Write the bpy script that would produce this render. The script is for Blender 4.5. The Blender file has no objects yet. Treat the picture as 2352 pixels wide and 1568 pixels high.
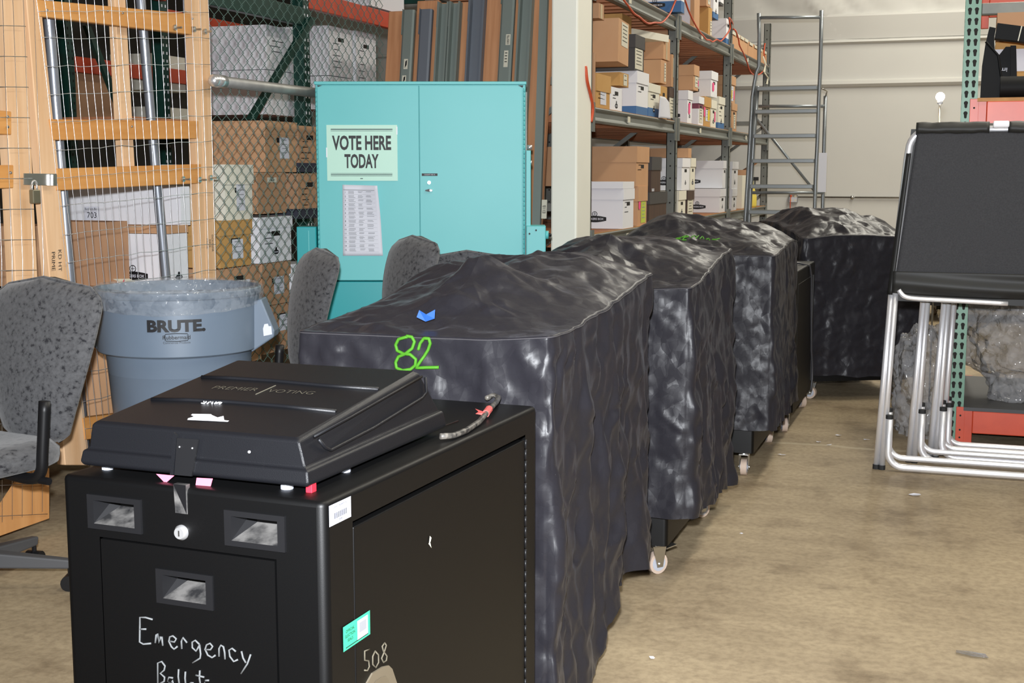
import bpy, bmesh, math, random
from mathutils import Vector, Matrix, Euler, noise
random.seed(11)
SC = bpy.context.scene
COL = SC.collection
PI = math.pi
V = Vector

# ------------------------------------------------------------------ camera
H, FPX = 1.40, 3000.0
TH = math.atan((784-395)/FPX)
PS = math.atan(1051*math.cos(TH)/FPX)
cam_data = bpy.data.cameras.new('camera')
cam = bpy.data.objects.new('camera', cam_data)
COL.objects.link(cam)
cam.location = (0, 0, H)
cam.rotation_euler = (PI/2-TH, 0, PS)
cam_data.sensor_width = 36.0
cam_data.lens = FPX/2352*36.0
cam_data.clip_start = 0.05
cam_data.clip_end = 100
SC.camera = cam
FW = V((-math.sin(PS)*math.cos(TH), math.cos(PS)*math.cos(TH), -math.sin(TH)))
RT = V((math.cos(PS), math.sin(PS), 0))
UP = RT.cross(FW)

# ------------------------------------------------------------------ world, lights, exposure
SC.view_settings.view_transform = 'Standard'
SC.view_settings.look = 'None'
SC.view_settings.gamma = 1.0
SC.view_settings.use_curve_mapping = False
SC.view_settings.exposure = 0.0
w = bpy.data.worlds.new('hall_ambient_fill')  # even fill light, added for the unseen rest of the hall
SC.world = w
w.use_nodes = True
w.node_tree.nodes['Background'].inputs[0].default_value = (1.0, 0.96, 0.88, 1)
w.node_tree.nodes['Background'].inputs[1].default_value = 0.11


def area(name, loc, rot, sx, sy, power, col):
    d = bpy.data.lights.new(name, 'AREA')
    d.shape = 'RECTANGLE'
    d.size, d.size_y = sx, sy
    d.energy = power
    d.color = col
    o = bpy.data.objects.new(name, d)
    COL.objects.link(o)
    o.location = loc
    o.rotation_euler = rot
    return o


WARM = (1.0, 0.955, 0.83)
for k, (lx, ly, pw) in enumerate([(0.6, 3.0, 90), (0.8, 7.5, 90), (0.6, 12.0, 122), (3.6, 5.0, 90), (3.4, 10.5, 110), (-0.3, 14.4, 118)]):
    area('ceiling_fluorescent', (lx, ly, 5.25), (0, 0, 0), 0.35, 2.4, pw, WARM)
fd = bpy.data.lights.new('camera_flash', 'SPOT')
fd.energy = 1420
fd.color = (0.93, 0.96, 1.0)
fd.spot_size = math.radians(95)
fd.spot_blend = 0.9
fd.shadow_soft_size = 0.035
fl = bpy.data.objects.new('camera_flash', fd)
COL.objects.link(fl)
fl.location = (-0.02, -0.02, H+0.16)
fl.rotation_euler = (PI/2-math.radians(1.5), 0, PS-0.02)


# ------------------------------------------------------------------ picking real points on real planes
def ray(x, y): return FW + RT*((x-1176)/FPX) - UP*((y-784)/FPX)
CAM = V((0, 0, H))
def onz(x, y, z):
    d = ray(x, y); return CAM + d*((z-H)/d.z)
def onx(x, y, X):
    d = ray(x, y); return CAM + d*(X/d.x)
def ony(x, y, Y):
    d = ray(x, y); return CAM + d*(Y/d.y)
def dep(x, y, Z): return CAM + ray(x, y)*Z
def onp(x, y, p0, n):
    d = ray(x, y); return CAM + d*((V(p0)-CAM).dot(n)/d.dot(n))


# ------------------------------------------------------------------ mesh builder
class MB:
    def __init__(s): s.v, s.f, s.m, s.mi, s.X = [], [], [], 0, Matrix.Identity(4)
    def add(s, vs, fs):
        b = len(s.v)
        s.v += [tuple(s.X @ V(q)) for q in vs]
        s.f += [tuple(b+i for i in q) for q in fs]
        s.m += [s.mi]*len(fs)
        return s
    def box(s, c, d, rot=None):
        hx, hy, hz = d[0]/2, d[1]/2, d[2]/2
        vs = [V((sx*hx, sy*hy, sz*hz)) for sz in (-1, 1) for sy in (-1, 1) for sx in (-1, 1)]
        if rot is not None:
            R = rot if isinstance(rot, Matrix) else Euler(rot).to_matrix()
            vs = [R @ q for q in vs]
        c = V(c)
        return s.add([q+c for q in vs], [(0, 2, 3, 1), (4, 5, 7, 6), (0, 1, 5, 4), (2, 6, 7, 3), (0, 4, 6, 2), (1, 3, 7, 5)])
    def bb(s, a, b):
        return s.box([(a[i]+b[i])/2 for i in range(3)], [abs(b[i]-a[i]) for i in range(3)])
    def hexa(s, q):   # 8 points: bottom ring 0..3 (ccw from above), top ring 4..7
        return s.add(q, [(3, 2, 1, 0), (4, 5, 6, 7), (0, 1, 5, 4), (1, 2, 6, 5), (2, 3, 7, 6), (3, 0, 4, 7)])
    def tube(s, pts, r, n=10, cap=True, closed=False, flat=1.0):
        pts = [V(p) for p in pts]
        N = len(pts)
        rr = r if isinstance(r, (list, tuple)) else [r]*N
        vs, fs = [], []
        up = None
        for i, p in enumerate(pts):
            if closed: t = pts[(i+1) % N]-pts[i-1]
            else: t = pts[min(i+1, N-1)]-pts[max(i-1, 0)]
            if t.length < 1e-9: t = V((0, 0, 1))
            t.normalize()
            if up is None:
                up = V((0, 0, 1)) if abs(t.z) < .9 else V((1, 0, 0))
            up = up - t*up.dot(t)
            if up.length < 1e-6: up = V((1, 0, 0))-t*t.x
            up.normalize()
            sd = t.cross(up)
            for k in range(n):
                a = 2*PI*k/n
                vs.append(p+(up*math.cos(a)*flat+sd*math.sin(a))*rr[i])
        M = N if closed else N-1
        for i in range(M):
            j = (i+1) % N
            for k in range(n):
                k2 = (k+1) % n
                fs.append((i*n+k, i*n+k2, j*n+k2, j*n+k))
        if cap and not closed:
            fs.append(tuple(range(n))[::-1])
            fs.append(tuple((N-1)*n+k for k in range(n)))
        return s.add(vs, fs)
    def cyl(s, a, b, r, n=16): return s.tube([a, b], r, n)
    def lathe(s, prof, n=32, c=(0, 0, 0), close=False):
        c = V(c)
        vs, fs = [], []
        for (r, z) in prof:
            for k in range(n):
                a = 2*PI*k/n
                vs.append(c+V((r*math.cos(a), r*math.sin(a), z)))
        for i in range(len(prof)-1):
            for k in range(n):
                k2 = (k+1) % n
                fs.append((i*n+k, i*n+k2, (i+1)*n+k2, (i+1)*n+k))
        if close:
            fs.append(tuple(range(n))[::-1])
            fs.append(tuple((len(prof)-1)*n+k for k in range(n)))
        return s.add(vs, fs)
    def prism(s, poly, a, b):   # poly: list of 3D offsets; a,b end positions
        n = len(poly)
        a, b = V(a), V(b)
        vs = [a+V(p) for p in poly]+[b+V(p) for p in poly]
        fs = [tuple(range(n))[::-1], tuple(range(n, 2*n))]+[(i, (i+1) % n, n+(i+1) % n, n+i) for i in range(n)]
        return s.add(vs, fs)
    def quad(s, a, b, c, d): return s.add([a, b, c, d], [(0, 1, 2, 3)])
    def sphere(s, c, r, nu=16, nv=10, sc=(1, 1, 1)):
        c = V(c)
        vs = [c+V((0, 0, -r*sc[2]))]
        for i in range(1, nv):
            t = PI*i/nv
            for k in range(nu):
                a = 2*PI*k/nu
                vs.append(c+V((r*sc[0]*math.sin(t)*math.cos(a), r*sc[1]*math.sin(t)*math.sin(a), -r*sc[2]*math.cos(t))))
        vs.append(c+V((0, 0, r*sc[2])))
        fs = [(0, 1+(k+1) % nu, 1+k) for k in range(nu)]
        for i in range(nv-2):
            for k in range(nu):
                k2 = (k+1) % nu
                b = 1+i*nu
                fs.append((b+k, b+k2, b+nu+k2, b+nu+k))
        T = len(vs)-1
        b = 1+(nv-2)*nu
        fs += [(b+k, b+(k+1) % nu, T) for k in range(nu)]
        return s.add(vs, fs)
    def grid(s, nu, nv, fn, wrap=False):
        vs = [fn(i, j) for j in range(nv) for i in range(nu)]
        fs = []
        for j in range(nv-1):
            for i in range(nu if wrap else nu-1):
                i2 = (i+1) % nu
                fs.append((j*nu+i, j*nu+i2, (j+1)*nu+i2, (j+1)*nu+i))
        return s.add(vs, fs)
    def mesh(s, name, mats, smooth=False, fix=True):
        me = bpy.data.meshes.new(name)
        me.from_pydata(s.v, [], s.f)
        for m in (mats if isinstance(mats, (list, tuple)) else [mats]): me.materials.append(m)
        me.polygons.foreach_set('material_index', s.m)
        if fix:
            bm = bmesh.new(); bm.from_mesh(me)
            bmesh.ops.recalc_face_normals(bm, faces=bm.faces)
            bm.to_mesh(me); bm.free()
        if smooth: me.polygons.foreach_set('use_smooth', [True]*len(me.polygons))
        me.update()
        return me
    def build(s, name, mats, parent=None, smooth=False, bevel=0, seg=2, sub=0, solid=0, fix=True, auto=False, loc=None):
        o = bpy.data.objects.new(name, s.mesh(name, mats, smooth or auto, fix))
        COL.objects.link(o)
        if parent is not None: o.parent = parent
        if loc is not None: o.location = loc
        if solid:
            q = o.modifiers.new('s', 'SOLIDIFY'); q.thickness = solid; q.offset = 0
        if bevel:
            q = o.modifiers.new('b', 'BEVEL'); q.width = bevel; q.segments = seg; q.limit_method = 'ANGLE'; q.angle_limit = math.radians(40)
            q.harden_normals = False
        if sub:
            q = o.modifiers.new('u', 'SUBSURF'); q.levels = sub; q.render_levels = sub
        if auto:
            for e in o.data.edges: pass
            o.data.set_sharp_from_angle(angle=math.radians(35))
        return o


def empty(name, loc, rz=0, rx=0, ry=0):
    o = bpy.data.objects.new(name, None)
    o.empty_display_size = .05
    COL.objects.link(o)
    o.location = loc
    o.rotation_euler = (rx, ry, rz)
    return o
def tag(o, label, cat, group=None, kind=None):
    if label: o['label'] = label
    if cat: o['category'] = cat
    if group: o['group'] = group
    if kind: o['kind'] = kind
    return o
def thing(name, label, cat, loc, rz=0, group=None, rx=0, ry=0):
    return tag(empty(name, loc, rz, rx, ry), label, cat, group)
def struct(o):
    o['kind'] = 'structure'; return o
def put(name, me, parent=None, loc=(0, 0, 0), rot=(0, 0, 0), scale=None):
    o = bpy.data.objects.new(name, me)
    COL.objects.link(o)
    if parent is not None: o.parent = parent
    o.location = loc; o.rotation_euler = rot
    if scale: o.scale = scale
    return o
def copy_tree(o, parent=None):
    c = o.copy(); COL.objects.link(c)
    if parent is not None: c.parent = parent
    for ch in list(o.children): copy_tree(ch, c)
    return c

_tc = {}
def text_geo(txt, size=1.0, bold=0.0, sx=1.0, align='CENTER'):
    """flat lettering as (verts2d, faces), centred at the origin, cap height about size"""
    key = (txt, size, bold, sx, align)
    if key in _tc: return _tc[key]
    cu = bpy.data.curves.new('lettering', 'FONT')
    cu.body = txt; cu.size = size/0.70; cu.offset = bold*size; cu.resolution_u = 3
    cu.align_x = align; cu.space_line = .95
    o = bpy.data.objects.new('lettering', cu); COL.objects.link(o)
    dg = bpy.context.evaluated_depsgraph_get()
    me = bpy.data.meshes.new_from_object(o.evaluated_get(dg))
    vs = [(v.co.x*sx, v.co.y) for v in me.vertices]
    fs = [tuple(p.vertices) for p in me.polygons]
    bpy.data.objects.remove(o); bpy.data.curves.remove(cu); bpy.data.meshes.remove(me)
    if vs:
        cy = (min(v[1] for v in vs)+max(v[1] for v in vs))/2
        cx = (min(v[0] for v in vs)+max(v[0] for v in vs))/2 if align == 'CENTER' else 0
        vs = [(a-cx, b-cy) for a, b in vs]
    _tc[key] = (vs, fs)
    return _tc[key]
def add_text(mb, txt, o, ex, ey, size, bold=0.0, sx=1.0, align='CENTER'):
    vs, fs = text_geo(txt, size, bold, sx, align)
    o, ex, ey = V(o), V(ex), V(ey)
    mb.add([o+ex*a+ey*b for a, b in vs], fs)
def fit_text(mb, txt, o, ex, ey, width, height, bold=0.0):
    vs, fs = text_geo(txt, 1.0, bold, 1.0)
    w0 = max(v[0] for v in vs)-min(v[0] for v in vs); h0 = max(v[1] for v in vs)-min(v[1] for v in vs)
    o, ex, ey = V(o), V(ex), V(ey)
    mb.add([o+ex*(a*width/w0)+ey*(b*height/h0) for a, b in vs], fs)
def frect(mb, o, ex, ey, cx, cy, w_, h_):
    o, ex, ey = V(o), V(ex), V(ey)
    mb.quad(o+ex*(cx-w_/2)+ey*(cy-h_/2), o+ex*(cx+w_/2)+ey*(cy-h_/2), o+ex*(cx+w_/2)+ey*(cy+h_/2), o+ex*(cx-w_/2)+ey*(cy+h_/2))


# ------------------------------------------------------------------ materials
def mat(name, col, rough=.5, metal=0.0, spec=.5, bump=None, noisec=None, coat=0.0, emit=None, alpha=None):
    """bump=(scale, strength, stretch xyz); noisec=(other colour, scale, contrast, stretch xyz)"""
    m = bpy.data.materials.new(name); m.use_nodes = True
    nt = m.node_tree; b = nt.nodes['Principled BSDF']
    b.inputs['Base Color'].default_value = (*col, 1)
    b.inputs['Roughness'].default_value = rough
    b.inputs['Metallic'].default_value = metal
    b.inputs['Specular IOR Level'].default_value = spec
    if coat: b.inputs['Coat Weight'].default_value = coat
    if emit:
        b.inputs['Emission Color'].default_value = (*emit[0], 1); b.inputs['Emission Strength'].default_value = emit[1]
    tc = nt.nodes.new('ShaderNodeTexCoord')
    def coords(st):
        mp = nt.nodes.new('ShaderNodeMapping'); mp.inputs['Scale'].default_value = st
        nt.links.new(tc.outputs['Object'], mp.inputs['Vector']); return mp.outputs[0]
    if noisec:
        c2, sc, con, st = noisec
        n = nt.nodes.new('ShaderNodeTexNoise'); n.inputs['Scale'].default_value = sc; n.inputs['Detail'].default_value = 5
        nt.links.new(coords(st), n.inputs['Vector'])
        r = nt.nodes.new('ShaderNodeValToRGB')
        r.color_ramp.elements[0].position = .5-con/2; r.color_ramp.elements[1].position = .5+con/2
        r.color_ramp.elements[0].color = (*col, 1); r.color_ramp.elements[1].color = (*c2, 1)
        nt.links.new(n.outputs['Fac'], r.inputs['Fac']); nt.links.new(r.outputs['Color'], b.inputs['Base Color'])
    if bump:
        sc, stg, st = bump
        n = nt.nodes.new('ShaderNodeTexNoise'); n.inputs['Scale'].default_value = sc; n.inputs['Detail'].default_value = 4
        nt.links.new(coords(st), n.inputs['Vector'])
        bp = nt.nodes.new('ShaderNodeBump'); bp.inputs['Strength'].default_value = stg; bp.inputs['Distance'].default_value = .01
        nt.links.new(n.outputs['Fac'], bp.inputs['Height']); nt.links.new(bp.outputs['Normal'], b.inputs['Normal'])
    return m
def S(r, g, b):
    f = lambda c: (c/255/12.92) if c/255 <= .04045 else ((c/255+.055)/1.055)**2.4
    return (f(r), f(g), f(b))
ONE = (1, 1, 1)
def wood(name, c1, c2, axis, rough=.6, sc=22):
    st = [1, 1, 1]; st['xyz'.index(axis)] = .06
    return mat(name, c1, rough, noisec=(c2, sc, .5, st), bump=(40, .12, st), spec=.3)

M = {}
M['black_paint'] = mat('black_powder_coat', (.0018, .0018, .0020), .45, spec=.28, bump=(900, .05, ONE))
M['black_metal'] = mat('black_metal', (.006, .006, .007), .35)
M['scanner'] = mat('scanner_plastic', (.0055, .0058, .0075), .42, spec=.42, bump=(700, .12, ONE))
M['dust'] = mat('dusty_recess', (.012, .012, .013), .6, noisec=((.12, .115, .11), 30, .25, ONE))
M['nylon'] = None
M['blk_plastic'] = mat('black_plastic', (.008, .008, .009), .42, spec=.35)
M['matte_black'] = mat('matte_black_plastic', (.004, .004, .0045), .6, spec=.18)
M['rubber'] = mat('black_rubber', (.012, .012, .012), .7)
M['chrome'] = mat('chrome', (.75, .75, .76), .3, .75)
M['zinc'] = mat('zinc_plate', (.62, .62, .6), .35, 1.0, bump=(60, .05, ONE))
M['wheel_tread'] = mat('wheel_tread', S(196, 176, 160), .7)
M['wheel_hub'] = mat('wheel_hub', S(176, 180, 190), .45)
M['alu'] = mat('aluminium_tube', (.90, .90, .93), .36, .62)
M['galv'] = mat('galvanised_pipe', (.46, .46, .44), .5, .75, noisec=((.32, .32, .31), 14, .6, ONE))
M['pipe_grey'] = mat('grey_steel_pipe', (.30, .32, .36), .4, .6)
M['stud'] = {a: wood('pine_stud', S(226, 190, 152), S(206, 162, 118), a) for a in 'yz'}
M['rail'] = {a: wood('orange_pine_rail', S(212, 156, 92), S(192, 130, 66), a) for a in 'yz'}
M['ply'] = wood('plywood_gusset', S(214, 160, 104), S(184, 126, 72), 'z', sc=14)
M['wire'] = mat('bright_wire', (.72, .73, .75), .3, .9)
M['chain'] = mat('green_vinyl_wire', S(66, 92, 82), .35, spec=.6)
M['dkgreen'] = mat('dark_green_paint', S(20, 62, 54), .42)
M['green'] = mat('green_rack_paint', S(100, 140, 118), .42, noisec=(S(108, 150, 128), 6, .6, ONE))
M['orange'] = mat('orange_beam_paint', S(216, 84, 52), .38, noisec=(S(196, 70, 44), 8, .5, ONE))
M['orange_shade'] = mat('orange_beam_shaded', S(196, 74, 44), .45)  # same orange, darkened to put shade on the rear beams
M['rackgrey'] = mat('grey_rack_paint', S(126, 130, 126), .5, .25, noisec=(S(104, 106, 100), 5, .5, (1, .3, 1)), bump=(30, .08, ONE))
M['ibeam'] = mat('grey_green_beam_paint', S(134, 144, 138), .5, .15, noisec=(S(120, 130, 126), 4, .6, (1, 1, .2)))
M['ibeam2'] = mat('blue_grey_beam_paint', S(116, 122, 132), .5, .15, noisec=(S(106, 112, 121), 4, .6, (1, 1, .2)))
M['plank'] = wood('brown_plank', S(214, 158, 116), S(180, 124, 86), 'z', sc=26)
M['deck'] = wood('deck_plank', S(186, 128, 92), S(156, 102, 70), 'x', sc=12)
M['deckedge'] = wood('deck_board_edge', S(190, 140, 84), S(160, 110, 62), 'y', sc=14)
M['teal'] = mat('teal_enamel', S(92, 186, 188), .44, spec=.45, noisec=(S(98, 191, 193), 3, .6, ONE))
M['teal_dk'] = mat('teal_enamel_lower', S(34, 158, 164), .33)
M['seam'] = mat('dark_seam', (.006, .02, .02), .6)
M['sign'] = mat('mint_sign_card', S(184, 226, 208), .45)
M['ink'] = mat('black_ink', (.008, .008, .010), .55)
M['greyink'] = mat('grey_print', S(150, 152, 158), .6)
M['greyline'] = mat('sign_rule', S(62, 84, 84), .6)
M['paper'] = mat('white_paper', S(214, 216, 226), .6)
M['paper2'] = mat('cream_label', S(214, 210, 192), .6)
M['white_chalk'] = mat('chalk_marker', S(104, 106, 107), .8)
M['tan_chalk'] = mat('dim_chalk_marker', S(92, 86, 72), .8)
M['whitepaint'] = mat('white_correction', S(236, 236, 240), .5)
M['pink'] = mat('pink_tab', S(232, 112, 140), .6)
M['hotpink'] = mat('hot_pink_sticker', S(244, 82, 142), .55)
M['yellow'] = mat('yellow_sticker', S(226, 196, 46), .55)
M['lime'] = mat('lime_label', S(190, 206, 76), .55)
M['red'] = mat('red_plastic', S(214, 40, 56), .4)
M['redtape'] = mat('red_tape', S(206, 96, 92), .4)
M['bluetape'] = mat('blue_masking_tape', S(36, 88, 168), .6)
M['greenpaint'] = mat('green_paint_marker', S(72, 134, 36), .6, spec=.2)
M['seal'] = mat('green_seal', S(62, 186, 146), .45)
M['card'] = [mat('kraft_cardboard', S(204, 162, 126), .75, spec=.2, noisec=(S(196, 152, 114), 5, .7, ONE)),
             mat('tan_cardboard', S(190, 150, 118), .75, spec=.2, noisec=(S(182, 140, 106), 5, .7, ONE)),
             mat('golden_cardboard', S(200, 158, 100), .75, spec=.2, noisec=(S(190, 146, 88), 5, .7, ONE))]
M['cardedge'] = mat('cardboard_edge', S(150, 104, 66), .8)
M['whitebox'] = mat('white_carton', S(234, 235, 240), .6, spec=.3)
M['cream'] = mat('cream_carton', S(228, 225, 210), .65, spec=.3)
M['boxblue'] = mat('blue_carton_band', S(66, 112, 164), .6)
M['maroon'] = mat('maroon_carton_band', S(128, 62, 84), .6)
M['navy'] = mat('navy_carton', S(56, 58, 70), .6)
M['brownbox'] = mat('woodgrain_carton', S(86, 62, 48), .6, noisec=(S(58, 42, 34), 30, .5, (1, 1, .08)))
M['darkbox'] = mat('charcoal_carton', S(66, 64, 64), .6)
M['slot'] = mat('handhole_dark', (.01, .008, .006), .8)
M['trash'] = mat('grey_bin_plastic', S(112, 126, 142), .42, noisec=(S(104, 118, 134), 5, .6, ONE))
M['wall'] = mat('painted_wall_liner', S(212, 211, 206), .65, spec=.3, noisec=(S(204, 203, 199), 1.2, .7, ONE), bump=(14, .05, ONE))
M['white_col'] = mat('white_column_paint', S(247, 246, 234), .5, noisec=(S(242, 241, 229), 4, .6, ONE))
M['ceil'] = mat('ceiling_liner', S(206, 198, 178), .8)
M['cordorange'] = mat('orange_cord', S(204, 84, 48), .45)
M['outlet'] = mat('outlet_plate', (.6, .6, .62), .3, .8)
M['lamp'] = mat('lit_bulb', (1, .9, .8), .4, emit=((1.0, .86, .72), 14))
M['ladder'] = mat('grey_ladder_steel', S(136, 142, 146), .32, .45)
M['gasket'] = mat('dark_grey_sheet', S(70, 70, 72), .6)
M['trashbits'] = mat('crumpled_grey_bag', S(120, 128, 126), .45, bump=(22, .5, ONE))


def facet_bump(nt, target, dist, layers, strength=1.0):
    """crumpled film or cloth: every Voronoi cell is a flat facet with its own tilt"""
    tc = nt.nodes.new('ShaderNodeTexCoord')
    tot = None
    for (sc, wt, zs) in layers:
        mp = nt.nodes.new('ShaderNodeMapping'); mp.inputs['Scale'].default_value = (sc, sc, sc*zs); mp.inputs['Rotation'].default_value = (.0, .0, sc*.07)
        nt.links.new(tc.outputs['Object'], mp.inputs['Vector'])
        nz = nt.nodes.new('ShaderNodeTexNoise'); nz.inputs['Scale'].default_value = .7; nz.inputs['Detail'].default_value = 1
        nt.links.new(mp.outputs[0], nz.inputs['Vector'])
        ad = nt.nodes.new('ShaderNodeVectorMath'); ad.operation = 'MULTIPLY_ADD'; ad.inputs[1].default_value = (.9, .9, .9)
        nt.links.new(nz.outputs['Color'], ad.inputs[0]); nt.links.new(mp.outputs[0], ad.inputs[2])
        v = nt.nodes.new('ShaderNodeTexVoronoi'); v.inputs['Scale'].default_value = 1.0
        nt.links.new(ad.outputs[0], v.inputs['Vector'])
        d = nt.nodes.new('ShaderNodeVectorMath'); d.operation = 'SUBTRACT'
        nt.links.new(ad.outputs[0], d.inputs[0]); nt.links.new(v.outputs['Position'], d.inputs[1])
        c = nt.nodes.new('ShaderNodeVectorMath'); c.operation = 'SUBTRACT'; c.inputs[1].default_value = (.5, .5, .5)
        nt.links.new(v.outputs['Color'], c.inputs[0])
        dt = nt.nodes.new('ShaderNodeVectorMath'); dt.operation = 'DOT_PRODUCT'
        nt.links.new(d.outputs[0], dt.inputs[0]); nt.links.new(c.outputs[0], dt.inputs[1])
        mu = nt.nodes.new('ShaderNodeMath'); mu.operation = 'MULTIPLY'; mu.inputs[1].default_value = wt
        nt.links.new(dt.outputs['Value'], mu.inputs[0])
        if tot is None: tot = mu
        else:
            a = nt.nodes.new('ShaderNodeMath'); nt.links.new(tot.outputs[0], a.inputs[0]); nt.links.new(mu.outputs[0], a.inputs[1]); tot = a
    bp = nt.nodes.new('ShaderNodeBump'); bp.inputs['Strength'].default_value = strength; bp.inputs['Distance'].default_value = dist
    nt.links.new(tot.outputs[0], bp.inputs['Height']); nt.links.new(bp.outputs['Normal'], target)
def m_nylon():
    m = mat('black_nylon', (.0190, .0182, .0228), .39, spec=.27)
    nt = m.node_tree; b = nt.nodes['Principled BSDF']
    b.inputs['Sheen Weight'].default_value = .03; b.inputs['Sheen Roughness'].default_value = .4
    b.inputs['Sheen Tint'].default_value = (.7, .7, .8, 1)
    facet_bump(nt, b.inputs['Normal'], .0125, ((8, 1.0, .5), (19, .5, .55), (46, .14, .8)))
    return m
M['nylon'] = m_nylon()


def m_fabric():
    m = mat('charcoal_fleck_fabric', S(100, 100, 102), .8, spec=.25)
    nt = m.node_tree; b = nt.nodes['Principled BSDF']
    b.inputs['Sheen Weight'].default_value = .25
    tc = nt.nodes.new('ShaderNodeTexCoord')
    mp = nt.nodes.new('ShaderNodeMapping'); mp.inputs['Rotation'].default_value = (.5, .7, .4); mp.inputs['Scale'].default_value = (1, .5, 1)
    nt.links.new(tc.outputs['Object'], mp.inputs['Vector'])
    n = nt.nodes.new('ShaderNodeTexNoise'); n.inputs['Scale'].default_value = 62; n.inputs['Detail'].default_value = 3; n.inputs['Roughness'].default_value = .6
    nt.links.new(mp.outputs[0], n.inputs['Vector'])
    r = nt.nodes.new('ShaderNodeValToRGB'); e = r.color_ramp.elements
    e[0].position = .34; e[0].color = (*S(38, 38, 42), 1)
    e[1].position = .43; e[1].color = (*S(78, 78, 80), 1)
    x = e.new(.62); x.color = (*S(92, 92, 94), 1)
    nt.links.new(n.outputs['Fac'], r.inputs['Fac']); nt.links.new(r.outputs['Color'], b.inputs['Base Color'])
    n2 = nt.nodes.new('ShaderNodeTexNoise'); n2.inputs['Scale'].default_value = 500
    nt.links.new(tc.outputs['Object'], n2.inputs['Vector'])
    bp = nt.nodes.new('ShaderNodeBump'); bp.inputs['Strength'].default_value = .25; bp.inputs['Distance'].default_value = .002
    nt.links.new(n2.outputs['Fac'], bp.inputs['Height']); nt.links.new(bp.outputs['Normal'], b.inputs['Normal'])
    return m
M['fabric'] = m_fabric()


def m_booth():
    return mat('black_booth_fabric', (.030, .030, .033), .75, spec=.3, noisec=((.045, .045, .049), 160, .5, ONE), bump=(420, .2, ONE))
M['booth'] = m_booth()
M['booth_smooth'] = mat('black_booth_trim', (.012, .012, .013), .55, spec=.4, noisec=((.018, .018, .016), 7, .5, (1, 1, 3)))


def m_clear(name, dens, col, sc):
    m = bpy.data.materials.new(name); m.use_nodes = True
    nt = m.node_tree; nt.nodes.clear()
    out = nt.nodes.new('ShaderNodeOutputMaterial')
    tr = nt.nodes.new('ShaderNodeBsdfTransparent'); gl = nt.nodes.new('ShaderNodeBsdfPrincipled')
    gl.inputs['Base Color'].default_value = (*col, 1); gl.inputs['Roughness'].default_value = .10; gl.inputs['Specular IOR Level'].default_value = .9
    mx = nt.nodes.new('ShaderNodeMixShader')
    facet_bump(nt, gl.inputs['Normal'], .05, ((sc, 1.0, 1), (sc*2.6, .45, 1)))
    mx.inputs[0].default_value = dens
    nt.links.new(tr.outputs[0], mx.inputs[1]); nt.links.new(gl.outputs[0], mx.inputs[2]); nt.links.new(mx.outputs[0], out.inputs[0])
    return m
M['clear'] = m_clear('clear_plastic_film', .55, S(166, 166, 168), 13)
M['liner'] = m_clear('clear_bin_liner', .20, S(190, 194, 198), 18)


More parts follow.
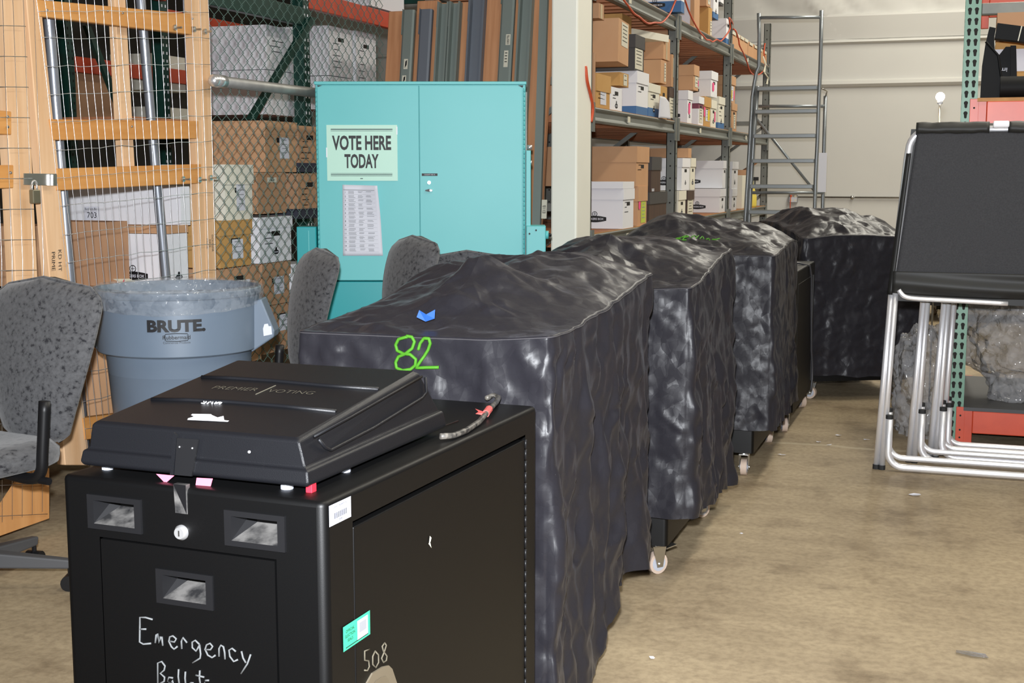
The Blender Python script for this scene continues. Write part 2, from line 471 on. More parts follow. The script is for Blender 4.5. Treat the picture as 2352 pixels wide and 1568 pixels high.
def m_floor():
    m = mat('worn_concrete', S(168, 146, 112), .62, spec=.35)
    nt = m.node_tree; b = nt.nodes['Principled BSDF']
    tc = nt.nodes.new('ShaderNodeTexCoord')
    def nz(sc, st, det=6, rot=0):
        mp = nt.nodes.new('ShaderNodeMapping'); mp.inputs['Scale'].default_value = st; mp.inputs['Rotation'].default_value = (0, 0, rot)
        nt.links.new(tc.outputs['Object'], mp.inputs['Vector'])
        n = nt.nodes.new('ShaderNodeTexNoise'); n.inputs['Scale'].default_value = sc; n.inputs['Detail'].default_value = det; n.inputs['Roughness'].default_value = .62
        nt.links.new(mp.outputs[0], n.inputs['Vector']); return n
    def ramp(n, p0, p1, c0, c1):
        r = nt.nodes.new('ShaderNodeValToRGB'); r.color_ramp.elements[0].position = p0; r.color_ramp.elements[1].position = p1
        r.color_ramp.elements[0].color = (*c0, 1); r.color_ramp.elements[1].color = (*c1, 1)
        nt.links.new(n.outputs['Fac'], r.inputs['Fac']); return r
    def mix(a, bb, fac, mode='MULTIPLY'):
        x = nt.nodes.new('ShaderNodeMixRGB'); x.blend_type = mode; x.inputs[0].default_value = fac
        nt.links.new(a.outputs[0], x.inputs[1]); nt.links.new(bb.outputs[0], x.inputs[2]); return x
    base = ramp(nz(1.6, ONE), .3, .7, S(158, 141, 115), S(184, 166, 136))
    streak = ramp(nz(5, (.35, 1.6, 1), 6, .5), .38, .62, (.72, .70, .68), (1, 1, 1))
    fine = ramp(nz(38, ONE), .36, .58, (.78, .77, .76), (1, 1, 1))
    stain = ramp(nz(3.2, ONE, 6), .30, .46, (.66, .63, .60), (1, 1, 1))
    c = mix(base, streak, .55); c = mix(c, fine, 1.0); c = mix(c, stain, .9)
    # saw-cut joint filled with pale dust
    sp = nt.nodes.new('ShaderNodeSeparateXYZ'); nt.links.new(tc.outputs['Object'], sp.inputs[0])
    wob = nz(3, ONE, 3)
    a1 = nt.nodes.new('ShaderNodeMath'); a1.operation = 'MULTIPLY_ADD'; a1.inputs[1].default_value = .10; nt.links.new(wob.outputs['Fac'], a1.inputs[0]); nt.links.new(sp.outputs['Y'], a1.inputs[2])
    a2 = nt.nodes.new('ShaderNodeMath'); a2.operation = 'SUBTRACT'; a2.inputs[1].default_value = 6.83; nt.links.new(a1.outputs[0], a2.inputs[0])
    a3 = nt.nodes.new('ShaderNodeMath'); a3.operation = 'ABSOLUTE'; nt.links.new(a2.outputs[0], a3.inputs[0])
    a4 = nt.nodes.new('ShaderNodeMapRange'); a4.inputs['From Min'].default_value = .006; a4.inputs['From Max'].default_value = .03; a4.inputs['To Min'].default_value = .55; a4.inputs['To Max'].default_value = 0
    nt.links.new(a3.outputs[0], a4.inputs['Value'])
    x = nt.nodes.new('ShaderNodeMixRGB'); nt.links.new(a4.outputs[0], x.inputs[0]); nt.links.new(c.outputs[0], x.inputs[1]); x.inputs[2].default_value = (*S(196, 184, 158), 1)
    nt.links.new(x.outputs[0], b.inputs['Base Color'])
    bn = nz(34, ONE)
    bp = nt.nodes.new('ShaderNodeBump'); bp.inputs['Strength'].default_value = .12; bp.inputs['Distance'].default_value = .01
    nt.links.new(bn.outputs['Fac'], bp.inputs['Height']); nt.links.new(bp.outputs['Normal'], b.inputs['Normal'])
    return m
M['floor'] = m_floor()


# ================================================================== THE SETTING
WY = 16.75      # back wall
b = MB(); b.bb((-9, -3, -.12), (9, WY+.2, 0)); struct(b.build('floor', M['floor']))
b = MB()
def wallpt(i, j):
    x = -9+18*i/300; z = 6.0*j/90
    y = WY
    if z > 2.95:   # loose liner sheeting above the upper girt
        a = min(1, (z-2.95)/.5)
        y -= a*(.07*noise.noise(V((x*1.6+z*1.3, z*.9, 3)))+.055*abs(noise.noise(V((x*4+z*3.2, z*1.5, 7))))+.03*abs(noise.noise(V((x*9+z*7, z*3, 5)))))
    return V((x, y, z))
b.grid(301, 91, wallpt)
b.bb((-9, WY+.08, 0), (9, WY+.2, 6))
struct(b.build('wall_back', M['wall'], smooth=True))
b = MB(); b.bb((-9.2, -3, 0), (-9, WY, 6)); struct(b.build('wall_left', mat('shade_dark_wall', S(58, 56, 52), .8, noisec=(S(48, 46, 44), 2, .6, ONE))))  # wall colour darkened to stand for shade behind the cage and shelves
b = MB(); b.bb((9, -3, 0), (9.2, WY, 6)); struct(b.build('wall_right', mat('low_bounce_wall', S(84, 80, 74), .8)))  # unseen wall, its colour darkened to cut bounce and reflections
b = MB(); b.bb((-9, -3, 6), (9, WY, 6.1)); struct(b.build('ceiling', M['ceil']))
# horizontal girts under the painted liner
zg = ony(1985, 94, WY).z
b = MB(); b.prism([(0, 0, 0), (0, -.05, -.01), (0, -.06, -.035), (0, -.012, -.30), (0, 0, -.30)], (-9, WY, zg+.33), (9, WY, zg+.33))
b.build('trim_1', M['wall'])
for o in [bpy.data.objects['trim_1']]: struct(o)
zg2 = ony(1985, 187, WY).z
b = MB(); b.prism([(0, 0, .0), (0, -.05, -.02), (0, -.06, -.06), (0, -.03, -.09), (0, 0, -.10)], (-9, WY, zg2+.03), (9, WY, zg2+.03)); struct(b.build('trim_2', M['wall']))
b = MB(); b.prism([(0, 0, .0), (0, -.035, -.01), (0, -.045, -.03), (0, -.012, -.05), (0, 0, -.05)], (-9, WY, zg+.02), (9, WY, zg+.02)); struct(b.build('trim_3', M['wall']))
# white boxed column
cA = ony(1265, 400, 7.55); cB = ony(1325, 400, 7.55)
b = MB(); b.bb((cA.x, 7.55, 0), (cB.x, 7.86, 6)); struct(b.build('trim_column', M['white_col'], bevel=.012))
# outlet and conduit
oz = ony(1823, 455, WY)
t = thing('outlet_box', 'square metal outlet box on the back wall with an orange plug', 'outlet', (oz.x, WY, oz.z))
b = MB(); b.bb((-.055, -.06, -.055), (.055, 0, .055)); b.build('box', M['outlet'], t, bevel=.008)
b = MB()
for sx in (-.025, .028):
    for sz in (-.024, .024): b.cyl((sx, -.058, sz), (sx, -.064, sz), .016, 10)
b.build('sockets', M['paper2'], t)
b = MB(); b.cyl((-.025, -.06, .03), (-.025, -.09, .03), .013, 10); b.tube([(-.025, -.09, .03), (-.028, -.1, -.02), (-.03, -.08, -.2), (-.03, -.05, -.6)], .006, 8); b.build('plug', M['cordorange'], t, smooth=True)
b = MB(); b.cyl((oz.x+.05, WY-.03, oz.z+.015), (2.5, WY-.03, oz.z+.015), .0125, 10)
for k in range(4): b.bb((oz.x+.7+.8*k, WY-.045, oz.z-.005), (oz.x+.73+.8*k, WY, oz.z+.035))
tag(b.build('conduit', M['zinc'], smooth=True), 'thin straight metal conduit running along the back wall from the outlet box', 'conduit')


# ================================================================== BALLOT BOX
W_, D_, T_ = .545, .975, .86
BA = math.radians(-3)
BX = Matrix.Translation(V((-.98, 1.88, 0)) - V((math.cos(BA), math.sin(BA), 0))*W_) @ Matrix.Rotation(BA, 4, 'Z')
BI = BX.inverted()
BN = (BX.to_3x3() @ V((0, -1, 0)))
BSN = (BX.to_3x3() @ V((1, 0, 0)))
def bf(px, py): q = BI @ onp(px, py, BX @ V((0, 0, 0)), BN); return q.x, q.z       # point on the box front
def bs(px, py): q = BI @ onp(px, py, BX @ V((W_, 0, 0)), BSN); return q.y, q.z     # point on the box side
def bt(px, py, z=T_): return BI @ onz(px, py, z)

def holed(mb, x0, x1, z0, z1, holes, P):
    xs = sorted({x0, x1, *[h[0] for h in holes], *[h[1] for h in holes]})
    zs = sorted({z0, z1, *[h[2] for h in holes], *[h[3] for h in holes]})
    for i in range(len(xs)-1):
        for j in range(len(zs)-1):
            cx, cz = (xs[i]+xs[i+1])/2, (zs[j]+zs[j+1])/2
            if any(h[0] < cx < h[1] and h[2] < cz < h[3] for h in holes): continue
            mb.quad(P(xs[i], zs[j]), P(xs[i+1], zs[j]), P(xs[i+1], zs[j+1]), P(xs[i], zs[j+1]))

def recess_geo(x0, x1, z0, z1, y0):
    """recessed pull: proud rim + pocket, in box-local coordinates on plane y=y0 (facing -y)"""
    f = MB(); m = .014
    a, b_, c, d = x0+m, x1-m, z0+m*.7, z1-m*.7
    P = lambda x, z: V((x, y0-.005, z))
    holed(f, x0, x1, z0, z1, [(a, b_, c, d)], P)
    for (p, q) in (((x0, z0), (x1, z0)), ((x1, z0), (x1, z1)), ((x1, z1), (x0, z1)), ((x0, z1), (x0, z0))):
        f.quad(P(*p), P(*q), V((q[0], y0+.002, q[1])), V((p[0], y0+.002, p[1])))
    dp = .045; zm = c+(d-c)*.52
    f.quad(P(a, c), P(a, d), V((a+.012, y0+dp, d)), V((a+.02, y0+dp, zm)))
    f.quad(P(b_, c), P(b_, d), V((b_, y0+dp, d)), V((b_, y0+dp, zm)))
    f.quad(P(a, d), P(b_, d), V((b_, y0+dp, d)), V((a+.012, y0+dp, d)))
    f.quad(V((a+.02, y0+dp, zm)), V((b_, y0+dp, zm)), V((b_, y0+dp, d)), V((a+.012, y0+dp, d)))
    s = MB(); s.quad(P(a, c), P(b_, c), V((b_, y0+dp, zm)), V((a+.02, y0+dp, zm)))
    return f, s, (x0+.004, x1-.004, z0+.004, z1-.004)

def caster(parent, x, y, rz, h=.10, brake=True):
    e = empty('caster', (x, y, 0), rz); e.parent = parent
    r = .038
    b = MB(); b.tube([(-.014, 0, r), (-.0139, 0, r), (.0139, 0, r), (.014, 0, r)], [r-.004, r, r, r-.004], 20); b.build('wheel', M['wheel_tread'], e, auto=True)
    b = MB(); b.cyl((-.0155, 0, r), (.0155, 0, r), r*.72, 18); b.cyl((-.02, 0, r), (.02, 0, r), r*.3, 12); b.build('hub', M['wheel_hub'], e, auto=True)
    b = MB()
    for sx in (-1, 1):
        b.hexa([V((sx*.0205-.0015, -.012, r-.012)), V((sx*.0205+.0015, -.012, r-.012)), V((sx*.0205+.0015, .012, r-.012)), V((sx*.0205-.0015, .012, r-.012)),
                V((sx*.0205-.0015, -.032, h-.014)), V((sx*.0205+.0015, -.032, h-.014)), V((sx*.0205+.0015, .026, h-.014)), V((sx*.0205-.0015, .026, h-.014))])
    b.bb((-.022, -.032, h-.016), (.022, .026, h-.012)); b.cyl((0, 0, h-.012), (0, 0, h-.004), .022, 14); b.bb((-.03, -.035, h-.004), (.03, .035, h))
    b.cyl((-.026, 0, r), (.026, 0, r), .006, 8)
    b.build('fork', M['zinc'], e)
    if brake:
        b = MB(); b.hexa([V((-.018, .03, h-.03)), V((.018, .03, h-.03)), V((.018, .075, h-.022)), V((-.018, .075, h-.022)), V((-.018, .03, h-.026)), V((.018, .03, h-.026)), V((.018, .075, h-.018)), V((-.018, .075, h-.018))])
        b.build('brake_lever', M['zinc'], e)
    return e

def shell_geo(W, D, z0, T, r=.016, n=5, front_open=True, side_hole=None):
    """rounded sheet-metal cabinet; the flat front between the rounded corners stays open for a separate panel"""
    mb = MB()
    ring = []
    for (cx, cy, a0) in ((W-r, r, -90), (W-r, D-r, 0), (r, D-r, 90), (r, r, 180)):
        for k in range(n+1):
            a = math.radians(a0+90*k/n); ring.append((cx+r*math.cos(a), cy+r*math.sin(a), math.cos(a), math.sin(a)))
    N = len(ring)
    lev = [(z0, 0)]+[(T-r*.6+r*.6*math.sin(math.radians(a)), r*.6*(1-math.cos(math.radians(a)))) for a in (0, 30, 60, 90)]
    vs = [V((x-cx*ins, y-cy*ins, z)) for z, ins in lev for x, y, cx, cy in ring]
    fs = []
    for j in range(len(lev)-1):
        for i in range(N):
            i2 = (i+1) % N
            if j == 0 and front_open and i == N-1: continue
            if j == 0 and side_hole and i == n: continue
            fs.append((j*N+i, j*N+i2, (j+1)*N+i2, (j+1)*N+i))
    fs.append(tuple((len(lev)-1)*N+i for i in range(N))); fs.append(tuple(range(N))[::-1])
    mb.add(vs, fs)
    return mb

def strokes(mb, lines, P, r, n=6):
    for ln in lines: mb.tube([P(*q) for q in ln], r, n)

bb = tag(empty('ballot_box', (0, 0, 0)), 'uncovered black metal ballot box in the foreground with a scanner on top', 'ballot box')
bb.matrix_world = BX
h1 = [bf(203, 1137), bf(328, 1210)]; h2 = [bf(518, 1185), bf(658, 1263)]; h3 = [bf(361, 1311), bf(493, 1393)]
def span(tl, br, hh=.062):
    zc = (tl[1]+br[1])/2
    return tl[0], br[0], zc-hh/2, zc+hh/2
r1 = span(*h1); r2 = span(*h2); r3 = span(*h3)
zt = (r1[2]+r1[3]+r2[2]+r2[3])/4
r1 = (r1[0], r1[1], zt-.031, zt+.031); r2 = (r2[0], r2[1], zt-.031, zt+.031)
dtl, dtr = bf(232, 1227), bf(632, 1298)
dx0, dx1, dz1, dz0 = dtl[0], dtr[0], (dtl[1]+dtr[1])/2, .15
zb0 = .115
sm = shell_geo(W_, D_, zb0, T_, side_hole=True)
r = .016
f1, s1, o1 = recess_geo(*r1, 0); f2, s2, o2 = recess_geo(*r2, 0); f3, s3, o3 = recess_geo(*r3, .0)
holed(sm, r, W_-r, zb0, T_-r*.6, [o1, o2, (dx0-.003, dx1+.003, dz0-.003, dz1+.003)], lambda x, z: V((x, 0, z)))
# side opening for the door
sd_tl, sd_tr = bs(812, 1213), bs(1205, 1008)
sy0, sy1, sz1, sz0 = sd_tl[0], sd_tr[0], (sd_tl[1]+sd_tr[1])/2, .15
holed(sm, r, D_-r, zb0, T_-r*.6, [(sy0-.003, sy1+.004, sz0-.003, sz1+.011)], lambda y, z: V((W_, y, z)))
body = sm.build('cabinet', M['black_paint'], bb, auto=True)
b = MB(); holed(b, dx0, dx1, dz0, dz1, [o3], lambda x, z: V((x, -.0015, z)))
b.quad(V((dx0, -.0015, dz1)), V((dx1, -.0015, dz1)), V((dx1, .012, dz1)), V((dx0, .012, dz1)))
b.quad(V((dx1, -.0015, dz0)), V((dx1, -.0015, dz1)), V((dx1, .012, dz1)), V((dx1, .012, dz0)))
b.quad(V((dx0, -.0015, dz0)), V((dx0, -.0015, dz1)), V((dx0, .012, dz1)), V((dx0, .012, dz0)))
fdoor = b.build('front_door', M['black_paint'], bb)
b = MB(); b.bb((sy0, 0, 0), (sy0, 0, 0)); b = MB(); b.bb((W_-.022, sy0, sz0), (W_+.0005, sy1, sz1)); sdoor = b.build('side_door', M['black_paint'], bb, bevel=.002)
b = MB()
k = 0
zz = sz0
while zz < sz1:
    b.cyl((W_+.001, sy1+.004, zz), (W_+.001, sy1+.004, min(zz+.023, sz1)), .0032, 8); zz += .026
b.build('hinge', M['blk_plastic'], bb, smooth=True)
for f, s, par in ((f1, s1, bb), (f2, s2, bb), (f3, s3, fdoor)):
    q = f.build('pull_handle', M['blk_plastic'], par); s.build('dusty_slope', M['dust'], q)
lx, lz = bf(418, 1222)
b = MB(); b.tube([(lx, .002, lz), (lx, -.004, lz), (lx, -.009, lz)], [.0135, .0135, .010], 24); lk = b.build('lock', M['chrome'], bb, auto=True)
b = MB(); b.bb((lx-.0012, -.0098, lz-.005), (lx+.0012, -.009, lz+.005)); b.build('keyhole', M['slot'], lk)
nx, nz = bf(416, 1140)
b = MB(); b.hexa([V((nx-.013, -.0005, nz-.030)), V((nx+.013, -.0005, nz-.030)), V((nx+.013, .008, nz-.030)), V((nx-.013, .008, nz-.030)), V((nx-.013, -.0035, nz+.022)), V((nx+.013, -.0035, nz+.022)), V((nx+.013, .008, nz+.022)), V((nx-.013, .008, nz+.022))])
b.mi = 1; b.add([V((nx-.013, -.0038, nz+.022)), V((nx+.011, -.001, nz-.030)), V((nx+.013, -.0036, nz+.022))], [(0, 1, 2)])
b.build('latch_keeper', [M['dust'], M['black_metal']], bb)
# barcode label, green seal, chip, nickel pull on the side
def sidequad(mb, pts, off): mb.add([V((W_+off, *bs(*p))) for p in pts], [tuple(range(len(pts)))])
Ey, Ez = V((0, 1, 0)), V((0, 0, 1))
ly, lz = bs(780, 1174)
b = MB(); o_ = V((W_+.0012, ly, lz))
frect(b, o_, Ey, Ez, 0, 0, .074, .036)
b.mi = 1; o_ = V((W_+.0018, ly, lz))
for k in range(22): frect(b, o_, Ey, Ez, -.022+k*.0021, -.003, .0012 if k % 3 else .0006, .010)
add_text(b, 'COUNTY PROPERTY TAG', o_+Ez*.012, Ey, Ez, .0028); add_text(b, '00508', o_-Ez*.012, Ey, Ez, .003)
b.build('barcode_label', [mat('matte_label', S(176, 177, 186), .7, spec=.1), M['ink']], bb)
sy, sz = bs(818, 1448)
b = MB(); o_ = V((W_+.0015, sy, sz)); frect(b, o_, Ey, Ez, 0, 0, .096, .044)
b.mi = 1; o_ = V((W_+.002, sy, sz)); frect(b, o_, Ey, Ez, .020, 0, .038, .034)
b.mi = 2; o_ = V((W_+.0025, sy, sz)); frect(b, o_, Ey, Ez, .020, .003, .026, .018)
b.mi = 3; o_ = V((W_+.002, sy, sz))
for k, tx in enumerate(('OFFICIAL', 'ELECTION', 'SEALS')): add_text(b, tx, o_+Ey*-.024+Ez*(.011-.0085*k), Ey, Ez, .0052, .01)
frect(b, o_, Ey, Ez, 0, -.0175, .08, .0015)
b.build('security_seal', [M['seal'], M['paper'], M['greyink'], M['ink']], bb)
b = MB(); sidequad(b, [(985, 1230), (989, 1234), (987, 1243), (983, 1248)], .002); sidequad(b, [(983, 1248), (987, 1244), (990, 1258)], .001); b.build('paint_chip', M['paper2'], bb)
b = MB()
pl = [(835, 1575), (852, 1545), (876, 1530), (889, 1527), (897, 1535), (912, 1580), (925, 1640), (850, 1700), (815, 1660)]
oy, oz_ = bs(868, 1600)
outer = [bs(*p) for p in pl]
b.add([V((W_+.004, y, z)) for y, z in outer]+[V((W_, y, z)) for y, z in outer], [tuple(range(9))]+[(i, (i+1) % 9, 9+(i+1) % 9, 9+i) for i in range(9)])
b.mi = 1
b.add([V((W_+.0046, oy+(y-oy)*.62, oz_+(z-oz_)*.68)) for y, z in outer], [tuple(range(9))])
b.build('recessed_pull', [mat('brushed_nickel', S(150, 140, 122), .4, .6), M['zinc']], sdoor)
# chalk writing
def c6(x, y): x_, z_ = bf(300+x/5.444, 1280+y/5.444); return V((x_, -.0022, z_))
def c7(x, y): y_, z_ = bs(740+x/3.665, 1140+y/3.665); return V((W_+.0012, y_, z_))
b = MB()
strokes(b, [[(285, 770), (200, 745), (128, 740), (125, 900), (122, 1050), (170, 1078), (265, 1068)], [(130, 890), (205, 890)],
            [(318, 1060), (330, 960), (345, 945), (365, 1080), (385, 985), (400, 985), (412, 1095)],
            [(500, 1040), (560, 1050), (580, 1010), (540, 975), (500, 985), (488, 1040), (520, 1110), (555, 1140), (595, 1105)],
            [(650, 1135), (645, 1040), (665, 995), (715, 1060)],
            [(870, 1080), (820, 1030), (780, 1050), (780, 1120), (830, 1165), (865, 1100), (870, 1080), (885, 1200), (880, 1250), (785, 1310)],
            [(950, 1145), (1010, 1145), (1035, 1105), (1005, 1068), (960, 1085), (940, 1140), (975, 1215), (1030, 1245), (1070, 1215)],
            [(1115, 1230), (1115, 1130), (1140, 1090), (1170, 1110), (1185, 1180), (1190, 1265)],
            [(1325, 1170), (1280, 1130), (1240, 1150), (1250, 1230), (1300, 1295), (1350, 1270)],
            [(1395, 1165), (1415, 1250), (1450, 1310)], [(1510, 1205), (1470, 1320), (1390, 1445)],
            [(350, 1560), (350, 1310), (400, 1295), (440, 1350), (430, 1400), (380, 1440), (435, 1490), (430, 1540), (370, 1570)],
            [(540, 1500), (490, 1490), (470, 1540), (510, 1575), (535, 1530), (545, 1590)], [(610, 1390), (605, 1480), (620, 1590)], [(695, 1420), (690, 1500), (700, 1600)],
            [(760, 1560), (745, 1600), (790, 1610), (790, 1560), (760, 1560)], [(875, 1405), (870, 1500), (885, 1600)], [(825, 1465), (930, 1490)],
            [(990, 1530), (945, 1530), (930, 1560), (980, 1600)]], c6, .0017)
b.build('chalk_writing', M['white_chalk'], fdoor, smooth=True)
b = MB()
strokes(b, [[(392, 1285), (352, 1300), (352, 1375), (385, 1380), (392, 1430), (375, 1465), (350, 1460)],
            [(440, 1300), (420, 1345), (420, 1410), (445, 1440), (470, 1395), (468, 1330), (440, 1300)],
            [(520, 1230), (500, 1260), (510, 1300), (540, 1340), (535, 1380), (510, 1395), (495, 1360), (520, 1300), (535, 1250), (520, 1230)]], c7, .0015)
b.build('chalk_number', M['tan_chalk'], bb, smooth=True)
for cx, cy in ((.07, .08), (W_-.07, .08), (.07, D_-.08), (W_-.07, D_-.08)): caster(bb, cx, cy, .3, zb0)

# ------------------------------------------------------------------ scanner on the box
SA = math.radians(-2.3)
SL, SW = .565, .475
SX = Matrix.Translation(V((-1.028, 1.916, .872)) - V((math.cos(SA), math.sin(SA), 0))*SW) @ Matrix.Rotation(SA, 4, 'Z')
SI = SX.inverted()
sc = tag(empty('ballot_scanner', (0, 0, 0)), 'black wedge-shaped ballot scanner lying on the uncovered foreground box', 'scanner')
sc.matrix_world = SX
hf, hr = .080, .130
b = MB()
# lower skirt (ledge) and upper wedge as one shell; profile in (y,z), slight inset on the sides
def sring(y0, y1, x0, x1, za, zb): return [V((x0, y0, za)), V((x1, y0, za)), V((x1, y1, zb)), V((x0, y1, zb))]
rings = [sring(.006, SL-.004, .006, SW-.006, 0, .0), sring(0, SL, 0, SW, .006, .006), sring(.004, SL-.008, .004, SW-.004, .028, .036), sring(.012, SL-.018, .012, SW-.012, .031, .040),
         sring(.016, SL-.075, .018, SW-.026, hf-.004, hr-.006), sring(.024, SL-.085, .026, SW-.034, hf+.001, hr)]
vs = [p for rg in rings for p in rg]
fs = [(3, 2, 1, 0)]
for j in range(5):
    for i in range(4): fs.append((j*4+i, j*4+(i+1) % 4, j*4+4+(i+1) % 4, j*4+4+i))
fs.append((20, 21, 22, 23))
b.add(vs, fs)
shell = b.build('housing', M['scanner'], sc, bevel=.006, seg=3)
def st(px, py, extra=0):   # pixel to point on the sloped lid
    n = (SX.to_3x3() @ V((0, -(hr-hf), SL-.109))).normalized()
    return SI @ (onp(px, py, SX @ V((0, .024, hf+.001)), n)+n*extra)
c3 = lambda x, y: (140+x/2.0418, 800+y/2.0418)
def sside(px, py, off=0): q = SI @ onp(px, py, SX @ V((SW-.019, 0, 0)), SX.to_3x3() @ V((1, 0, 0))); return V((SW-.012-.1*max(0, q.z-.03)+off, q.y, q.z))
b = MB()
b.tube([st(*c3(x, y), .0015) for x, y in ((660, 138), (800, 142), (1000, 155), (1250, 178), (1490, 195))], .0042, 8)
b.tube([st(*c3(x, y), .0015) for x, y in ((425, 243), (600, 245), (800, 255), (1050, 275), (1290, 300))], .0042, 8)
b.build('lid_ridges', M['scanner'], shell, smooth=True)
b = MB()
b.tube([sside(*c3(*p), .003) for p in ((1175, 412), (1350, 320), (1530, 220), (1690, 132))], .0026, 8)
b.tube([sside(*c3(*p), .003) for p in ((1195, 425), (1220, 462), (1245, 475), (1450, 370), (1680, 232), (1705, 205), (1705, 135))], .0030, 8)
b.tube([sside(*c3(*p), .004) for p in ((1185, 582), (1500, 462), (1840, 338))], .0018, 8)
b.build('side_rib', M['scanner'], shell, smooth=True)
# embossed name and painted marks
b = MB()
P = lambda x, y: st(440+x/7.35, 820+y/7.35, .0006)
p0 = P(360, 545); p1 = P(2020, 640)
ex = (p1-p0).normalized(); nrm = V((0, -(hr-hf), SL-.109)).normalized(); ey = nrm.cross(ex).normalized()
wv_ = (P(2020, 640)-P(1330, 560)).length; q = P(1680, 588); fit_text(b, 'VOTING', q, ex, ey, wv_, .020, -.02)
wv_ = (P(1110, 560)-P(370, 520)).length; q = P(745, 532); fit_text(b, 'PREMIER', q, ex, ey, wv_, .020, -.02)
b.tube([P(1085, 632), P(1420, 482)], .0009, 5)
b.build('embossed_name', mat('worn_emboss', S(96, 92, 80), .5), shell)
b = MB()
strokes(b, [[(165, 785), (215, 790), (250, 765), (235, 748), (205, 760)], [(265, 795), (310, 760)], [(320, 765), (370, 755), (345, 795)], [(390, 795), (430, 755), (500, 755), (520, 770), (455, 775), (420, 790)], [(520, 770), (470, 800)]], lambda x, y: P(x, y)+nrm*.0006, .0013)
b.build('marker_number', M['whitepaint'], shell, smooth=True)
b = MB()
pp = [(15, 965), (330, 970), (345, 985), (440, 1025), (540, 1000), (552, 1070), (635, 1080), (610, 1100), (330, 1085), (-70, 1068), (-60, 1040), (40, 1010), (-10, 985)]
b.add([P(x, y)+nrm*.0004 for x, y in pp], [tuple(range(len(pp)))])
b.build('white_smear', M['whitepaint'], shell)
# front latch plate
def sf(px, py, off=0): q = SI @ onp(px, py, SX @ V((0, .010, 0)), SX.to_3x3() @ V((0, -1, 0))); return V((q.x, .012*min(1, max(0, q.z/.08))+off, q.z))
b = MB(); lp = [sf(*c3(*p), -.003) for p in ((555, 585), (635, 592), (652, 425), (553, 418))]
b.add(lp, [(0, 1, 2, 3)]); b.mi = 1
la = [sf(*c3(*p), -.004) for p in ((536, 585), (552, 586), (552, 405), (536, 392))]; b.add(la, [(0, 1, 2, 3)])
b.build('latch_plate', [M['blk_plastic'], M['scanner']], sc, solid=.004)
b = MB()
for p in ((570, 457), (630, 463)): q = sf(*c3(*p), -.0065); b.sphere(q, .0018, 8, 6)
q = sf(*c3(892, 482), -.004); b.sphere(q, .003, 8, 6)
b.build('screw', M['chrome'], sc)
b = MB()
for x, y in ((.03, .04), (SW-.06, .03), (.03, SL-.06), (SW-.06, SL-.07), (SW-.03, .18)): b.cyl((x, y, -.0125), (x, y, .002), .011, 12)
b.build('rubber_feet', M['wheel_hub'], sc)
q = SI @ onz(712, 1128, .862)
b = MB(); b.bb((q.x-.006, q.y-.004, -.012), (q.x+.006, q.y+.012, .006)); b.build('red_tab', M['red'], sc, bevel=.001)
for pts in (((447, 588), (532, 596), (490, 632)), ((637, 606), (712, 610), (702, 646), (632, 640))):
    b = MB(); qs = [SI @ onp(*c3(*p), SX @ V((0, -.006, 0)), SX.to_3x3() @ V((0, -1, 0))) for p in pts]
    b.add(qs, [tuple(range(len(qs)))]); b.build('pink_tab', M['pink'], sc, solid=.0008)

# cord on the box top
b = MB()
pts = [(1780, 412, .872), (1840, 408, .868), (1900, 385, .868), (1960, 345, .868), (1990, 310, .872), (2015, 280, .876), (2040, 255, .872), (2053, 230, .868), (2030, 218, .866), (1998, 232, .866)]
b.tube([onz(*c3(x, y), z) for x, y, z in pts], .0062, 10)
cd = b.build('power_cord', mat('black_cord', (.02, .02, .02), .4, noisec=(S(110, 105, 98), 60, .3, ONE)), smooth=True)
tag(cd, 'short black power cord with red tape lying behind the scanner', 'cord')
b = MB()
a_, c_ = onz(*c3(1992, 306), .872), onz(*c3(2008, 284), .876)
b.tube([a_, c_], .0085, 10)
tq = [onz(*c3(*p), z) for p, z in (((1992, 300), .878), ((1942, 282), .882), ((1958, 296), .876), ((1944, 306), .874), ((1985, 314), .872))]
b.add(tq, [(0, 1, 2, 3, 4)])
b.build('tape_flag', M['redtape'], cd)


# ================================================================== COVERED MACHINES
def ridge(p, f, st=(1, 1, 1)): return 1-2*abs(noise.noise(V((p.x*f*st[0], p.y*f*st[1], p.z*f*st[2]))))
_rd = random.Random(3)
FD = []
for _k in range(14):
    _v = V((_rd.gauss(0, 1), _rd.gauss(0, 1), _rd.gauss(0, 1))); _v.normalize(); FD.append((_v, _rd.random()*7))
def tri(x): x = x % 1.0; return 4*abs(x-.5)-1
def facet(p, f, k0=0, n=4):
    """crumpled cloth: a few families of sharp straight folds that fade in and out"""
    t = 0
    q = p*f
    for k in range(n):
        d, ph_ = FD[(k0+k) % 14]
        m = noise.noise(q*.42+V((k*3.1+k0, 5.2, ph_)))*1.5+.35
        if m <= 0: continue
        wv = noise.noise(q*.55+V((ph_, k*2.7, 1.3)))
        t += min(1, m)*tri(q.dot(d)*.55+ph_+.75*wv)
    return t*.55
def hsh(i, j, k):
    h_ = (i*374761393+j*668265263+k*2147483647+144665) & 0xffffffff
    h_ = ((h_ ^ (h_ >> 13))*1274126177) & 0xffffffff
    h_ = ((h_ ^ (h_ >> 16))*2246822519) & 0xffffffff
    return ((h_ ^ (h_ >> 15)) & 0xffff)/32767.5-1
def plin(u, v, k):
    """crumpled sheet: random heights on a lattice joined by flat triangles, so every crease is sharp"""
    i, j = math.floor(u), math.floor(v); fx, fy = u-i, v-j
    a, b_, c, d = hsh(i, j, k), hsh(i+1, j, k), hsh(i, j+1, k), hsh(i+1, j+1, k)
    if hsh(i, j, k+77) > 0:
        return a+(b_-a)*fx+(d-b_)*fy if fx > fy else a+(c-a)*fy+(d-c)*fx
    return a+(b_-a)*fx+(c-a)*fy if fx+fy < 1 else d+(c-d)*(1-fx)+(b_-d)*(1-fy)
